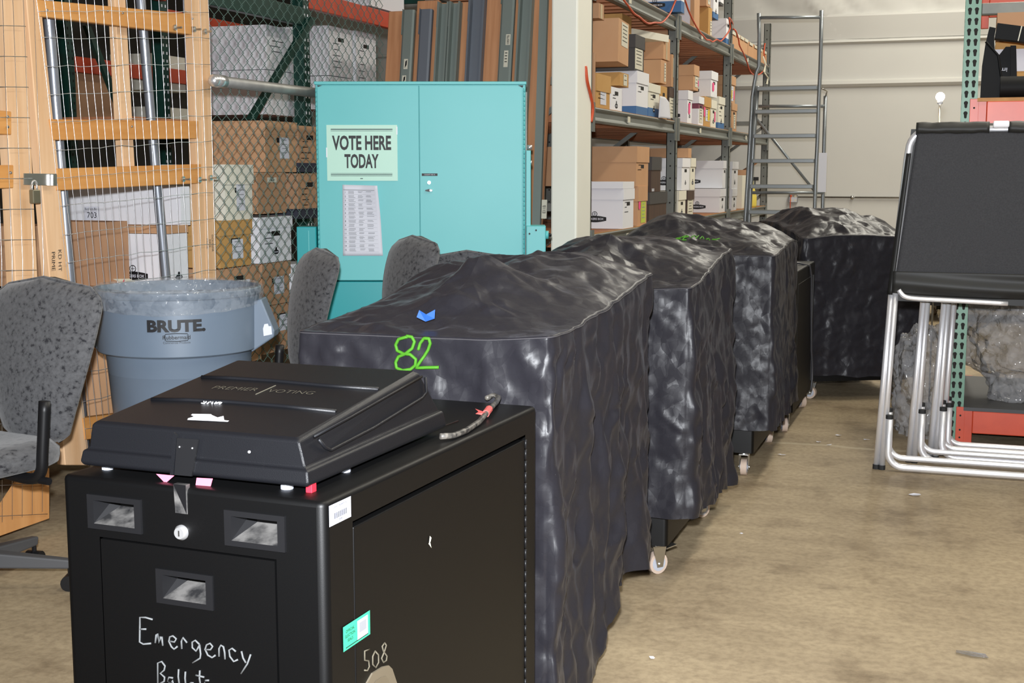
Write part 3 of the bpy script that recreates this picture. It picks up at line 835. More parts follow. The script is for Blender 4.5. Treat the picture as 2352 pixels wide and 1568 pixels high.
def crum(al, z, k, lv, rot=.5):
    """lv: list of (width, height, amplitude)"""
    t = 0
    for n, (w_, h_, A) in enumerate(lv):
        a_ = rot*(1, -1, 2.2)[n % 3]
        sc = (w_*h_)**.5
        wx = noise.noise(V((al/sc*.5, z/sc*.5, k*1.7+n*9)))*.8; wy = noise.noise(V((al/sc*.5+40, z/sc*.5, k*1.7+n*9)))*.8
        u, v = al/w_+wx, z/h_+wy
        u, v = u*math.cos(a_)-v*math.sin(a_), u*math.sin(a_)+v*math.cos(a_)
        m = .75+.65*noise.noise(V((al/sc*.22, z/sc*.22, k+n*3.3)))
        t += A*m*plin(u, v, int(k*13)+n*5)
    return t
def lerp(a, b, t): return a+(b-a)*t
def smooth(t): return t*t*(3-2*t)

class Cover:
    """draped nylon cover; local frame: x across the front, y back, z up"""
    def __init__(s, w, d, Hg, hem, seed=0., flare=.02, fold=(.010, .026, .02, .02), crump=.011, zs=None, topn=1.0, sidek=1.0):
        s.topn = topn; s.sidek = sidek
        s.w, s.d, s.Hg, s.hem, s.seed, s.flare, s.fold, s.crump = w, d, Hg, hem, seed, flare, fold, crump
        s.zs = zs
    def H(s, u, v):
        G = s.Hg; nv, nu = len(G), len(G[0])
        a, b_ = min(max(u, 0), 1)*(nu-1), min(max(v, 0), 1)*(nv-1)
        i, j = min(int(a), nu-2), min(int(b_), nv-2)
        fa, fb = a-i, b_-j
        fa = lerp(fa, smooth(fa), .35); fb = lerp(fb, smooth(fb), .35)
        return lerp(lerp(G[j][i], G[j][i+1], fa), lerp(G[j+1][i], G[j+1][i+1], fa), fb)
    def ring(s):
        r, n, ds = .03, 6, .0085
        w, d = s.w, s.d; out = []
        segs = [((r, 0), (w-r, 0), 0), ((w, r), (w, d-r), 1), ((w-r, d), (r, d), 2), ((0, d-r), (0, r), 3)]
        cs = [(w-r, r, -90), (w-r, d-r, 0), (r, d-r, 90), (r, r, 180)]
        for k in range(4):
            (x0, y0), (x1, y1), side = segs[k]
            L = math.hypot(x1-x0, y1-y0); m = max(2, int(L/ds))
            nx, ny = ((0, -1), (1, 0), (0, 1), (-1, 0))[k]
            for i in range(m): t = i/m; out.append((lerp(x0, x1, t), lerp(y0, y1, t), nx, ny, k))
            cx, cy, a0 = cs[k]
            for i in range(n):
                a = math.radians(a0+90*i/n); out.append((cx+r*math.cos(a), cy+r*math.sin(a), math.cos(a), math.sin(a), k if i < n/2 else (k+1) % 4))
        return out
    def sidept(s, x, y, nx, ny, side, q):
        """q: 0 hem .. 1 seam"""
        zt = s.H(x/s.w, y/s.d); zb = s.hem(x/s.w, y/s.d)
        z = lerp(zb, zt, q)
        p = V((x+s.seed*3.1, y+s.seed, z))
        A = s.fold[side]
        al = x if side in (0, 2) else y
        wz = noise.noise(V((al*1.6, z*1.1, side*5.+s.seed)))
        f = A*(.62*tri(al*3.1+s.seed+.55*wz+.12*z)*(.55+.7*noise.noise(V((al*2.2, z*.9, s.seed+side))))+.34*tri(al*7.3+1.1*wz+.2*z)*max(0, .5+noise.noise(V((al*4, z*1.4, 7+s.seed)))))*(1-.55*q*q)
        if side in (0, 2): c = s.crump*crum(x+s.seed, z, s.seed+side, ((.13, .16, 1.1), (.06, .065, 1.2), (.028, .030, .70)), .7)
        else: c = s.crump*s.sidek*crum(y+s.seed, z, s.seed+side, ((.085, .28, 2.2), (.052, .13, 2.1), (.028, .055, 1.25)), .20)
        sm_ = 1 if q < .95 else max(.25, (1-q)/.05)
        o = (f+c*(.5+.5*sm_))*min(1, .35+sm_)+s.flare*(1-q)**1.5-.006
        hz = .012*noise.noise(V((al*7, 3, s.seed))) if q < .02 else 0
        return V((x+nx*o, y+ny*o, z+hz))
    def toppt(s, x, y, nx, ny, side, q):
        """q: 0 at the seam .. 1 at the middle line"""
        lo = min(s.w/2, s.d/2)
        cx, cy = s.w/2, min(max(y, lo), s.d-lo)
        X, Y = lerp(x, cx, q), lerp(y, cy, q)
        z = s.H(X/s.w, Y/s.d)
        p = V((X+s.seed*2.7, Y+s.seed, z))
        k = min(1, q*5)
        n_ = s.topn*crum(X+s.seed, Y, s.seed+9, ((.24, .22, .024), (.10, .10, .018), (.045, .045, .0085)), .6)
        e = s.sidept(x, y, nx, ny, side, 1.0)
        bx, by = e.x-x, e.y-y
        return V((X+bx*(1-k), Y+by*(1-k), z+n_*k))
    def mesh(s, name):
        R = s.ring(); N = len(R)
        zmid = s.H(.5, 0)-s.hem(.5, 0)
        m1 = max(8, int(zmid/.0090)); m2 = 46
        vs, fs = [], []
        for j in range(m1+1):
            q = j/m1
            for r in R: vs.append(s.sidept(*r, q))
        for j in range(1, m2+1):
            q = (j/m2)
            for r in R: vs.append(s.toppt(*r, q))
        for j in range(m1+m2):
            for i in range(N):
                i2 = (i+1) % N; fs.append((j*N+i, j*N+i2, (j+1)*N+i2, (j+1)*N+i))
        mb = MB(); mb.add(vs, fs)
        return mb
    def on_front(s, x, z, off=.004):
        zt, zb = s.H(x/s.w, 0), s.hem(x/s.w, 0)
        q = (z-zb)/(zt-zb)
        return s.sidept(x, 0, 0, -1, 0, min(1, max(0, q)))+V((0, -off, 0))
    def stitch(s, parent):
        b = MB()
        pts = [s.sidept(*r, .995)+V((r[2]*.002, r[3]*.002, .001)) for r in s.ring()[::2]]
        b.tube(pts, .0014, 5, closed=True)
        return b.build('stitched_seam', M['thread'], parent, smooth=True)
M['thread'] = mat('seam_thread', S(70, 68, 72), .7)

def plain_box(name, label, loc, rz, w_, d_, z1, group=None, z0=.115, cast=((1, 1, 1, 1)), crz=(.2, .2, .2, .2)):
    t = thing(name, label, 'ballot box', loc, rz, group)
    b = shell_geo(w_, d_, z0, z1, front_open=False)
    b.build('cabinet', M['black_paint'], t, auto=True)
    for k, (cx, cy) in enumerate(((.05, .06), (w_-.05, .06), (.05, d_-.06), (w_-.05, d_-.06))):
        if cast[k]: caster(t, cx, cy, crz[k], z0)
    return t
G_B = 'black ballot boxes under the covers'

# --- 82: first covered machine
cx0, cy0 = -1.605, 2.925
H82 = [[1.000, 1.000, 1.000, 1.002, 1.015],
       [1.010, 1.035, 1.062, 1.040, 1.015],
       [1.025, 1.075, 1.158, 1.085, 1.030],
       [1.045, 1.120, 1.150, 1.125, 1.050],
       [1.060, 1.135, 1.152, 1.140, 1.075],
       [1.040, 1.100, 1.130, 1.130, 1.090]]
cv = Cover(.695, 1.055, H82, lambda u, v: .045+.13*smooth(min(1, max(0, (v-.30)/.28)))+.02*v, seed=1.3, fold=(.008, .030, .02, .016), crump=.0085, flare=.006)
t82 = thing('dust_cover', 'wrinkled black nylon cover painted with a green 82, nearest of the covered row', 'cover', (cx0, cy0, 0), 0, 'black nylon covers over the row')
cv.mesh('c').build('fabric', M['nylon'], t82, smooth=True)
cv.stitch(t82)
PL = Matrix.Translation((cx0, cy0, 0))
def fr82(px, py):
    q = onp(px, py, V((0, cy0, 0)), V((0, -1, 0)))-V((cx0, cy0, 0)); return cv.on_front(q.x, q.z)
b = MB()
c4 = lambda x, y: fr82(640+x/2.6133, 540+y/2.6133)
def dens(l, n=4):
    out = []
    for a, c in zip(l[:-1], l[1:]):
        for k in range(n): out.append((lerp(a[0], c[0], k/n), lerp(a[1], c[1], k/n)))
    return out+[l[-1]]
L8 = [(770, 610), (715, 625), (695, 660), (705, 695), (745, 712), (790, 715), (822, 745), (818, 780), (790, 805), (745, 812), (705, 798), (698, 765), (715, 730), (760, 712), (800, 680), (812, 640), (795, 612), (762, 606)]
L2 = [(835, 690), (845, 650), (868, 620), (898, 622), (905, 650), (890, 690), (860, 740), (822, 798), (880, 795), (955, 795)]
for L in (L8, L2): b.tube([c4(*q) for q in dens(L)], .0043, 6)
b.build('painted_number', M['greenpaint'], t82, smooth=True)
# blue tape tag stuck to the sloping top
def top82(px, py, y_):
    q = ony(px, py, y_)-V((cx0, cy0, 0)); return V((q.x, q.y, cv.H(q.x/cv.w, q.y/cv.d)))
b = MB()
tp = [(963, 712), (978, 722), (998, 711), (996, 732), (975, 739), (957, 728)]
dq = [ony(x, y, cy0+.075)-V((cx0, cy0, 0))+V((0, -.008*i % .01, .0)) for i, (x, y) in enumerate(tp)]
b.add(dq, [(0, 1, 4, 5), (1, 2, 3, 4)])
b.build('blue_tape', M['bluetape'], t82, solid=.001)
plain_box('ballot_box', 'black ballot box on casters hidden under the cover painted 82', (-1.53, 2.96, 0), 0, .545, .94, .86, None, crz=(.3, .4, .5, -.2))
# wedge scanner under the cover is hidden; the cover keeps its outline

# --- second covered machine
c2x, c2y = -1.60, 4.235
H2 = [[1.000, 1.00, 1.000, 1.010, 1.020],
      [1.010, 1.06, 1.105, 1.030, 1.030],
      [1.030, 1.12, 1.170, 1.090, 1.050],
      [1.045, 1.13, 1.140, 1.120, 1.070],
      [1.040, 1.11, 1.125, 1.120, 1.085],
      [1.030, 1.08, 1.100, 1.105, 1.090]]
cv2 = Cover(.755, 1.10, H2, lambda u, v: .235-.13*v, seed=4.9, fold=(.010, .026, .02, .02), crump=.0048, sidek=1.9)
t2 = thing('dust_cover', 'wrinkled black nylon cover on the second machine, directly behind the one painted 82', 'cover', (c2x, c2y, 0), math.radians(3.0), 'black nylon covers over the row')
cv2.mesh('c').build('fabric', M['nylon'], t2, smooth=True); cv2.stitch(t2)
plain_box('ballot_box', 'black ballot box whose lower corner and casters show under the second cover', (-1.485, 4.32, 0), 0, .552, .92, .86, None, crz=(.2, -.7, .3, -.75))

# --- third covered machine, taller with green writing on top
c3x, c3y = -1.56, 5.86
H3 = [[1.02, 1.03, 1.03, 1.03, 1.03],
      [1.06, 1.10, 1.09, 1.07, 1.04],
      [1.11, 1.20, 1.16, 1.12, 1.05],
      [1.11, 1.19, 1.18, 1.14, 1.06],
      [1.08, 1.14, 1.16, 1.13, 1.06],
      [1.03, 1.06, 1.09, 1.08, 1.04]]
cv3 = Cover(.765, 1.10, H3, lambda u, v: .235-.04*v, seed=8.2, fold=(.010, .022, .02, .02), crump=.0036, sidek=2.0)
t3 = thing('dust_cover', 'black nylon cover with faint green writing on top, third covered machine of the row', 'cover', (c3x, c3y, 0), math.radians(2.0), 'black nylon covers over the row')
cv3.mesh('c').build('fabric', M['nylon'], t3, smooth=True); cv3.stitch(t3)
b = MB()
c5 = lambda x, y: (1330+x/5.004, 300+y/5.004)
inv3 = (Matrix.Translation((c3x, c3y, 0)) @ Matrix.Rotation(math.radians(2.0), 4, 'Z')).inverted()
def top3(x, y):
    px_, py_ = c5(x, y)
    d = ray(px_, py_)
    for k in range(260):   # march the view ray to the draped top
        p = inv3 @ (CAM+d*(5.5+.006*k))
        if p.z < cv3.H(p.x/cv3.w, p.y/cv3.d)+.012: break
    return p
for L in ([(1180, 1225), (1230, 1205), (1260, 1215), (1200, 1230)], [(1185, 1258), (1220, 1215), (1190, 1256), (1235, 1254)], [(1110, 1240), (1170, 1228)], [(1125, 1250), (1165, 1245)], [(1345, 1235), (1375, 1205)], [(1330, 1208), (1352, 1222)],
          [(1390, 1240), (1420, 1212), (1432, 1240)], [(1460, 1248), (1490, 1238), (1500, 1255)], [(1530, 1250), (1580, 1250), (1615, 1238)], [(1290, 1225), (1320, 1205)]):
    b.tube([top3(*q) for q in dens(L, 3)], .0032, 5)
b.build('green_writing', M['greenpaint'], t3)
plain_box('ballot_box', 'black ballot box with front panel and caster showing under the third cover', (-1.435, 5.93, 0), 0, .55, .90, .86, None, crz=(.2, .04, .3, .4))

# --- uncovered cabinet farther along the row, loose grey cord down its side
t4 = plain_box('ballot_box', 'uncovered black ballot box with a grey cord, behind the third covered machine', (-1.395, 7.03, 0), 0, .55, .90, .875, None, crz=(.2, .3, .3, .6))
b = MB(); b.bb((.5485, .10, .17), (.5515, .80, .80)); b.build('side_door', M['black_paint'], t4, bevel=.001)
b = MB(); b.cyl((.552, .815, .17), (.552, .815, .80), .004, 6); b.build('hinge', M['blk_plastic'], t4)
b = MB(); b.tube([V((.40, .4, .885)), V((.5, .5, .888)), V((.556, .56, .87)), V((.562, .62, .80)), V((.560, .66, .66)), V((.561, .70, .5)), V((.560, .74, .36)), V((.562, .79, .27)), V((.563, .80, .18)), V((.562, .76, .12))], .006, 8)
b.build('power_cord', mat('grey_cord', S(64, 64, 68), .45), t4, smooth=True)

# --- turned machine by the back of the row
H5 = [[1.00, 1.02, 1.02, 1.01, .98], [1.04, 1.12, 1.13, 1.10, 1.02], [1.08, 1.165, 1.17, 1.13, 1.04], [1.08, 1.15, 1.16, 1.12, 1.04], [1.03, 1.08, 1.09, 1.06, 1.00]]
cv5 = Cover(.78, 1.10, H5, lambda u, v: .165-.03*u, seed=12.7, fold=(.014, .02, .02, .02), crump=.007)
A5 = math.radians(27)
t5 = thing('dust_cover', 'black nylon cover on a machine turned sideways at the end of the row', 'cover', (-.93, 8.06, 0), A5, 'black nylon covers over the row')
cv5.mesh('c').build('fabric', M['nylon'], t5, smooth=True); cv5.stitch(t5)
u5, v5 = V((math.cos(A5), math.sin(A5), 0)), V((-math.sin(A5), math.cos(A5), 0))
plain_box('ballot_box', 'black ballot box under the sideways cover at the end of the row', V((-.93, 8.06, 0))+u5*.06+v5*.05, A5, .66, .98, .86, None, crz=(.9, .3, .3, .6))

# --- one more covered machine far right behind the booths
H6 = [[1.02]*4, [1.08, 1.12, 1.12, 1.06], [1.08, 1.13, 1.13, 1.06], [1.02]*4]
cv6 = Cover(1.25, .80, H6, lambda u, v: .16, seed=17.1, fold=(.014, .02, .02, .02), crump=.007)
p6 = onz(2138, 742, .0)
t6 = thing('dust_cover', 'black nylon cover on a far machine seen behind the voting booth legs', 'cover', (p6.x-.02, p6.y+.1, 0), .12, 'black nylon covers over the row')
cv6.mesh('c').build('fabric', M['nylon'], t6, smooth=True); cv6.stitch(t6)
plain_box('ballot_box', 'black ballot box under the far cover behind the voting booth legs', (p6.x+.04, p6.y+.16, 0), .12, 1.12, .68, .86, None)


# ================================================================== CARTONS
LOGO = None
def logo_mesh(vert=False):
    b = MB()
    n = 20; L_, h_ = .085, .021
    pts = [V((-L_, -.011, 0))]+[V((-L_+2*L_*k/n, -.011-.012*math.sin(PI*k/n), 0)) for k in range(1, n)]+[V((L_, -.011, 0)), V((L_, .013, 0))]+[V((L_-2*L_*k/n, .013+.010*math.sin(PI*k/n), 0)) for k in range(1, n)]+[V((-L_, .013, 0))]
    b.add(pts, [tuple(range(len(pts)))])
    b.tube([V((.022*math.cos(a)*.8, .036+.016*math.sin(a), 0)) for a in [2*PI*k/14 for k in range(14)]], .0022, 4, closed=True)
    b.tube([(0, .022, 0), (0, .05, 0)], .0015, 4); b.tube([(-.012, .036, 0), (.012, .036, 0)], .0015, 4)
    b.mi = 1
    add_text(b, 'BANKERS BOX', V((0, .001, .0008)), V((1, 0, 0)), V((0, 1, 0)), .0135, .03, 1.02)
    return b.mesh('logo', [M['ink'], M['paper']], fix=False)
LOGO = logo_mesh()
def mini_logo():
    b = MB(); n = 18
    b.add([V((.03*math.cos(2*PI*k/n), .013*math.sin(2*PI*k/n), 0)) for k in range(n)], [tuple(range(n))])
    b.add([V((.009*math.cos(2*PI*k/n), .018+.009*math.sin(2*PI*k/n), 0)) for k in range(n)], [tuple(range(n))])
    b.mi = 1; add_text(b, 'BANKERS', V((0, 0, .0008)), V((1, 0, 0)), V((0, 1, 0)), .008, .02)
    return b.mesh('logo', [M['ink'], M['paper']], fix=False)
MLOGO = mini_logo()
ROT_END = Euler((PI/2, 0, PI/2)).to_matrix().to_euler()   # faces +X
ROT_SIDE = Euler((PI/2, 0, 0))                             # faces -Y

def carton(label, xe, y0, y1, z0, z1, L, body='whitebox', lid='same', band=None, lidh=.075, logo=None, end=None, sticky=(), hole=True, rz=0, cat='box', group=None, tape=False, rx=0, name=None, lines=0, sidelab=False, flare=.006, midband=None):
    Wd, Hh = y1-y0, z1-z0
    c = V((xe-L/2, (y0+y1)/2, z0))
    nm = name or ('file_box' if lid else 'carton')
    t = thing(nm, label, cat, c, rz, group)
    if rx: t.rotation_euler.x = rx
    mb_ = M['card'][body] if isinstance(body, int) else M[body]
    x0, x1, ya, yb = -L/2+flare, L/2-flare, -Wd/2+flare, Wd/2-flare
    top = Hh-(.004 if lid else 0)
    b = MB(); mats = [mb_]
    if band:
        mats.append(M[band[0]]); b.mi = 1; b.bb((x0, ya, 0), (x1, yb, band[1]*Hh)); b.mi = 0; b.bb((x0, ya, band[1]*Hh), (x1, yb, top))
    elif midband:
        mats.append(M[midband[0]]); b.bb((x0, ya, 0), (x1, yb, midband[1]*Hh)); b.mi = 1; b.bb((x0, ya, midband[1]*Hh), (x1, yb, midband[2]*Hh)); b.mi = 0; b.bb((x0, ya, midband[2]*Hh), (x1, yb, top))
    else: b.bb((x0, ya, 0), (x1, yb, top))
    b.build('body', mats, t)
    if lid:
        lm = mb_ if lid == 'same' else (M['card'][lid] if isinstance(lid, int) else M[lid])
        b = MB(); X0, X1, YA, YB = -L/2, L/2, -Wd/2, Wd/2
        zt_, zl = Hh, Hh-lidh
        b.add([V((X0, YA, zl)), V((X1, YA, zl)), V((X1, YB, zl)), V((X0, YB, zl)), V((X0, YA, zt_)), V((X1, YA, zt_)), V((X1, YB, zt_)), V((X0, YB, zt_))],
              [(4, 5, 6, 7), (0, 1, 5, 4), (1, 2, 6, 5), (2, 3, 7, 6), (3, 0, 4, 7)])
        b.build('lid', lm, t, solid=.003)
    if hole:
        b = MB(); zz = Hh-lidh-.03 if lid else Hh*.75
        b.box((x1, 0, zz), (.003, min(.09, Wd*.28), .026)); b.build('hand_hole', M['slot'], t)
    if logo == 'side': put('logo', LOGO, t, (0, ya-.0012, Hh*.24), ROT_SIDE)
    if logo == 'end': put('logo', MLOGO, t, (x1+.0012, 0, Hh*.22), ROT_END, (1.3, 1.3, 1))
    if logo == 'both':
        put('logo', LOGO, t, (L*.12, ya-.0012, Hh*.24), ROT_SIDE); put('logo', MLOGO, t, (x1+.0012, 0, Hh*.22), ROT_END)
    def endq(bm, cy, cz, w_, h_, off): frect(bm, V((x1+off, 0, Hh/2)), V((0, 1, 0)), V((0, 0, 1)), cy, cz, w_, h_)
    if end:   # (material, cy, cz, w, h) as fractions of the end face
        b = MB(); b.mi = 0; cy, cz, w_, h_ = [end[1]*Wd, end[2]*Hh, end[3]*Wd, end[4]*Hh]
        endq(b, cy, cz, w_, h_, .002); b.mi = 1
        nl = max(2, int(h_/.028))
        for k in range(nl):
            ww = w_*(.35+.4*random.random()); endq(b, cy, cz+h_*.38-h_*.8*k/nl, ww, .0045, .003)
        b.build('paper_label', [M[end[0]], M['greyink'] if end[0] != 'paper2' else M['ink']], t)
    if lines:
        b = MB()
        for k in range(lines):
            for s_ in range(2): endq(b, -Wd*.24+.05*s_*random.random(), Hh*(.16-.12*k), Wd*(.12+.2*random.random()), .004, .0022)
        b.build('printed_lines', M['ink'], t)
    for (mname, cy, cz, w_, h_) in sticky:
        b = MB(); o_ = V((x1+.0035, cy*Wd, Hh/2+cz*Hh)); w2, h2 = w_*Wd/2, h_*Hh/2
        b.add([o_+V((0, -w2, -h2*.7)), o_+V((0, 0, -h2)), o_+V((0, w2, -h2*.6)), o_+V((0, w2*.9, h2)), o_+V((0, -w2, h2*.95))], [(0, 1, 2, 3, 4)])
        b.build('sticker', M[mname], t)
    if tape:
        b = MB(); frect(b, V((x1+.001, 0, Hh/2)), V((0, 1, 0)), V((0, 0, 1)), 0, 0, .05, Hh*.96); b.build('packing_tape', M['tape'], t)
    if sidelab:
        b = MB(); o_ = V((L*.12, ya-.0015, Hh*.3)); frect(b, o_, V((1, 0, 0)), V((0, 0, 1)), 0, 0, .26, .24); b.mi = 1
        for k in range(4): frect(b, o_-V((0, .001, 0)), V((1, 0, 0)), V((0, 0, 1)), -.02, .08-.05*k, .18-.03*k, .012)
        b.build('paper_label', [M['paper'], M['greyink']], t)
    return t
M['tape'] = mat('packing_tape', S(186, 160, 112), .2)

RX = -2.28
def cpx(label, pn, pf, yt, yb, xe=RX-.02, L=.40, zsnap=None, **k):
    ym = (yt+yb)/2
    a, c_ = onx(pn, ym, xe), onx(pf, ym, xe)
    z0 = onx(pn, yb, xe).z if zsnap is None else zsnap
    z1 = onx(pn, yt, xe).z
    return carton(label, xe, a.y, c_.y, z0, z1, L, **k)

# ------------------------------------------------------------------ grey rack along the right of the column
rack = thing('storage_rack', 'long grey steel storage rack with plank shelves full of file boxes', 'rack', (RX, 8.07, 0))
UY = [8.07, 10.67, 13.20, 15.86]
ZS = [(.90, 1.0), (1.715, 1.81), (2.53, 2.63)]
RD = 1.08
for k, uy in enumerate(UY):
    f = empty('upright_frame', (0, uy-8.07, 0)); f.parent = rack
    zt_ = 3.13
    for nm, x_ in (('front_post', -.04), ('rear_post', -RD)):
        b = MB(); b.bb((x_-.036, -.038, 0), (x_-.032+.072, -.032, zt_)); b.bb((x_-.036, .032, 0), (x_+.04, .038, zt_)); b.bb((x_+.034, -.038, 0), (x_+.04, .038, zt_)); b.bb((x_-.036, -.038, 0), (x_-.03, .038, zt_))
        b.bb((x_-.07, -.06, 0), (x_+.07, .06, .008)); b.mi = 1
        z = .15
        while z < zt_-.05:
            b.box((x_+.0405, 0, z), (.002, .012, .012)); b.box((x_, -.0385, z), (.012, .002, .012)); z += .10
        b.build(nm, [M['rackgrey'], M['slot']], f)
    b = MB()
    for z in (.25, 1.15, 1.95, 2.80): b.bb((-RD, -.015, z), (-.04, .015, z+.05))
    for za, zb_ in ((.28, 1.15), (1.2, 1.95), (2.0, 2.8)):
        b.prism([(0, -.012, -.02), (0, .012, -.02), (0, .012, .02), (0, -.012, .02)], (-RD, 0, za), (-.04, 0, zb_))
    b.build('brace', M['rackgrey'], f)
for k in range(3):
    ya, yb = UY[k]-8.07+.04, UY[k+1]-8.07-.04
    for (za, zb_) in ZS:
        for x_ in (.0, -RD-.04):
            b = MB()
            sg = 1 if x_ == 0 else -1
            b.prism([(-.045*sg, 0, za), (.0*sg, 0, za), (.006*sg, 0, za+.012), (.0, 0, za+.022), (-.012*sg, 0, za+.035), (-.012*sg, 0, zb_-.03), (0, 0, zb_-.018), (.006*sg, 0, zb_-.008), (0, 0, zb_), (-.045*sg, 0, zb_)], (x_, ya, 0), (x_, yb, 0))
            bm_ = b.build('beam', M['rackgrey'], rack)
            if x_ == 0:
                b = MB(); b.bb((-.004, ya-.01, za-.06), (.009, ya+.045, zb_+.03)); b.build('end_plate', M['rackgrey'], bm_)
                b = MB(); b.bb((-.004, yb-.045, za-.06), (.009, yb+.01, zb_+.03)); b.build('end_plate', M['rackgrey'], bm_)
                b = MB(); b.bb((.0065, ya+.9, za+.03), (.0075, ya+.97, za+.07)); b.build('location_tag', M['paper2'], bm_)
        b = MB(); n = 13
        for j in range(n):
            y_ = ya+(yb-ya)*(j+.5)/n
            b.bb((-RD-.06, y_-.085+.01*random.random(), zb_-.012), (-.005, y_+.075, zb_+.024-.022))
            if j % 1 == 0: b.bb((-RD, y_-.018, zb_-.09), (-.05, y_+.02, zb_-.013))
        b.mi = 1; b.bb((-.03, ya, zb_), (-.001, yb, zb_+.004))
        b.build('plank_deck', [M['deck'], M['deckedge']], rack)
Z1, Z2, Z3 = 1.004, 1.814, 2.634
g2 = 'file boxes on the middle rack shelf'; g3 = 'cartons on the top rack shelf'; g1 = 'file boxes on the bottom rack shelf'
C1 = lambda x: 1330+x/8.713
# middle shelf, first bay, lower row
cpx('tall pinkish cardboard carton by the first rack post beside the white column', 1366, 1370, 120, 250, L=.5, body=1, lid=None, hole=False, group=g2, zsnap=Z2)
cpx('open kraft file box with red crossed lines round a white label, middle shelf', 1371, 1403, 168, 248, body=2, lidh=.11, end=('paper', .0, -.08, .42, .6), lines=4, group=g2, zsnap=Z2)
cpx('lidless white file box with a logo and handwriting beside the red crossed box', 1404, 1431, 198, 256, body='whitebox', lid=None, logo='end', lines=2, group=g2, zsnap=Z2)
cpx('tall white and blue file box with a lid, largest white one on the middle shelf', 1463, 1490, 162, 263, L=.42, body='whitebox', band=('boxblue', .20), lidh=.085, logo='side', lines=2, group=g2, zsnap=Z2)
cpx('white file box with blue base and a grey pencil mark under the stacked brown cartons', 1490.6, 1516.5, 190, 269, body='cream', band=('boxblue', .28), lidh=.06, logo='end', lines=2, group=g2, zsnap=Z2)
cpx('brown carton behind a curling white sheet with a pink sticker', 1517.5, 1534, 196, 274, body=2, lid=None, group=g2, zsnap=Z2, hole=True, sticky=(('hotpink', -.38, -.08, .3, .4),))
cpx('dark woodgrain file box with a white label and pink sticker against the second rack post', 1537, 1555, 200, 278, body='brownbox', lid='same', end=('paper2', 0, -.06, .84, .72), sticky=(('hotpink', .30, -.02, .36, .5),), group=g2, zsnap=Z2)
# middle shelf, first bay, upper cartons resting on the row below
cpx('large tilted kraft carton with two white labels high beside the white column', 1421, 1446, 42, 143, L=.52, xe=RX+.03, body=0, lid=None, hole=False, end=('paper2', .08, .18, .6, .55), rx=-.05, group=g2)
cpx('wide kraft carton behind the large tilted carton', 1430, 1452, 30, 160, L=.5, xe=RX-.12, body=2, lid=None, hole=False, group=g2)
cpx('small grey brown carton on top of the tilted carton next to the column', 1377, 1390, 6, 41, L=.36, xe=RX-.02, body=1, lid=None, hole=False, tape=True, group=g2)
cpx('narrow kraft carton with a slanted white label under the large tilted carton', 1425, 1446, 165, 196, L=.42, body=2, lid=None, hole=False, end=('paper2', .1, 0, .4, .85), group=g2)
cpx('black file box with a big white label standing on the tall white and blue box', 1459, 1481, 78, 161, L=.4, body='darkbox', lidh=.09, end=('paper2', -.05, -.16, .8, .58), group=g2)
cpx('white box lid lying on the black file box, middle shelf', 1481, 1522, 65, 82, L=.32, xe=RX-.06, body='cream', lid=None, hole=False, rz=-.25, cat='box lid', name='box_lid', group=g2)
cpx('plain kraft carton with clear tape, lower of two by the second post', 1519, 1533, 136, 190, L=.42, body=0, lid=None, hole=False, end=('paper2', .2, 0, .25, .8), group=g2)
cpx('kraft carton with wide clear tape stacked under the highest carton by the second post', 1525, 1541, 84, 135, L=.42, body=0, lid=None, hole=False, tape=True, group=g2)
cpx('kraft carton at the very top of the stack by the second post', 1553, 1562, 70, 120, L=.42, body=0, lid=None, hole=False, end=('paper2', .1, -.1, .7, .7), group=g2)
cpx('kraft carton with a white address label right beside the second post', 1544, 1561, 124, 199, L=.42, body=0, lid=None, hole=False, end=('paper2', -.05, .1, .55, .6), group=g2)
# curling sheet in front of the brown carton
b = MB(); q0, q1 = onx(1517, 250, RX+.02), onx(1537, 250, RX+.02)
def curl(i, j):
    u, v_ = i/8, j/10
    zz = onx(1520, 271, RX+.02).z+.165*v_
    return V((RX+.005+.035*math.sin(u*2.2)*(1-v_)+.01*v_, lerp(q0.y, q1.y, u*(1 if v_ < .8 else 1-(v_-.8)*2)), zz))
b.grid(9, 11, curl)
tag(b.build('paper_sheet', M['paper'], smooth=True, solid=.001), 'curling white paper sheet stuck on the brown carton of the middle shelf', 'paper')
# middle shelf, second bay
cpx('kraft file box left of the white one in the upper row beyond the second post', 1594, 1606, 148, 206, body=0, lidh=.09, end=('paper2', .1, -.12, .6, .5), group=g2, sticky=(('hotpink', .42, -.2, .15, .25),))
cpx('white file box with a pink sticker between two kraft boxes in the upper row', 1634, 1649, 162, 221, body='whitebox', logo='side', sticky=(('hotpink', -.15, -.12, .28, .36),), group=g2)
cpx('kraft file box with yellow and pink stickers at the right of the upper row', 1678, 1690, 173, 235, body=0, lidh=.085, end=('paper', -.1, -.15, .5, .55), sticky=(('yellow', -.2, -.2, .22, .35), ('hotpink', .26, -.2, .2, .36)), group=g2)
cpx('white file box with a pink sticker directly right of the second post, lower row', 1580, 1591, 207, 282, body='whitebox', logo='both', sticky=(('hotpink', -.12, -.05, .36, .36),), group=g2, zsnap=Z2)
cpx('white file box with a maroon band, lower row of the second bay', 1605, 1617, 221, 287, body='whitebox', lidh=.06, midband=('maroon', .58, .8), end=('paper2', 0, -.15, .6, .5), group=g2, zsnap=Z2)
cpx('golden brown file box with pink and yellow stickers, lower row of the second bay', 1618, 1633, 221, 291, body=2, lidh=.09, end=('paper', .05, -.12, .6, .38), sticky=(('hotpink', -.42, -.02, .2, .35), ('yellow', .2, -.12, .3, .38)), group=g2, zsnap=Z2)
cpx('narrow white file box with a pink sticker edge beside the golden box', 1634, 1646, 229, 296, body='cream', logo='end', sticky=(('hotpink', .25, -.1, .2, .4),), group=g2, zsnap=Z2)
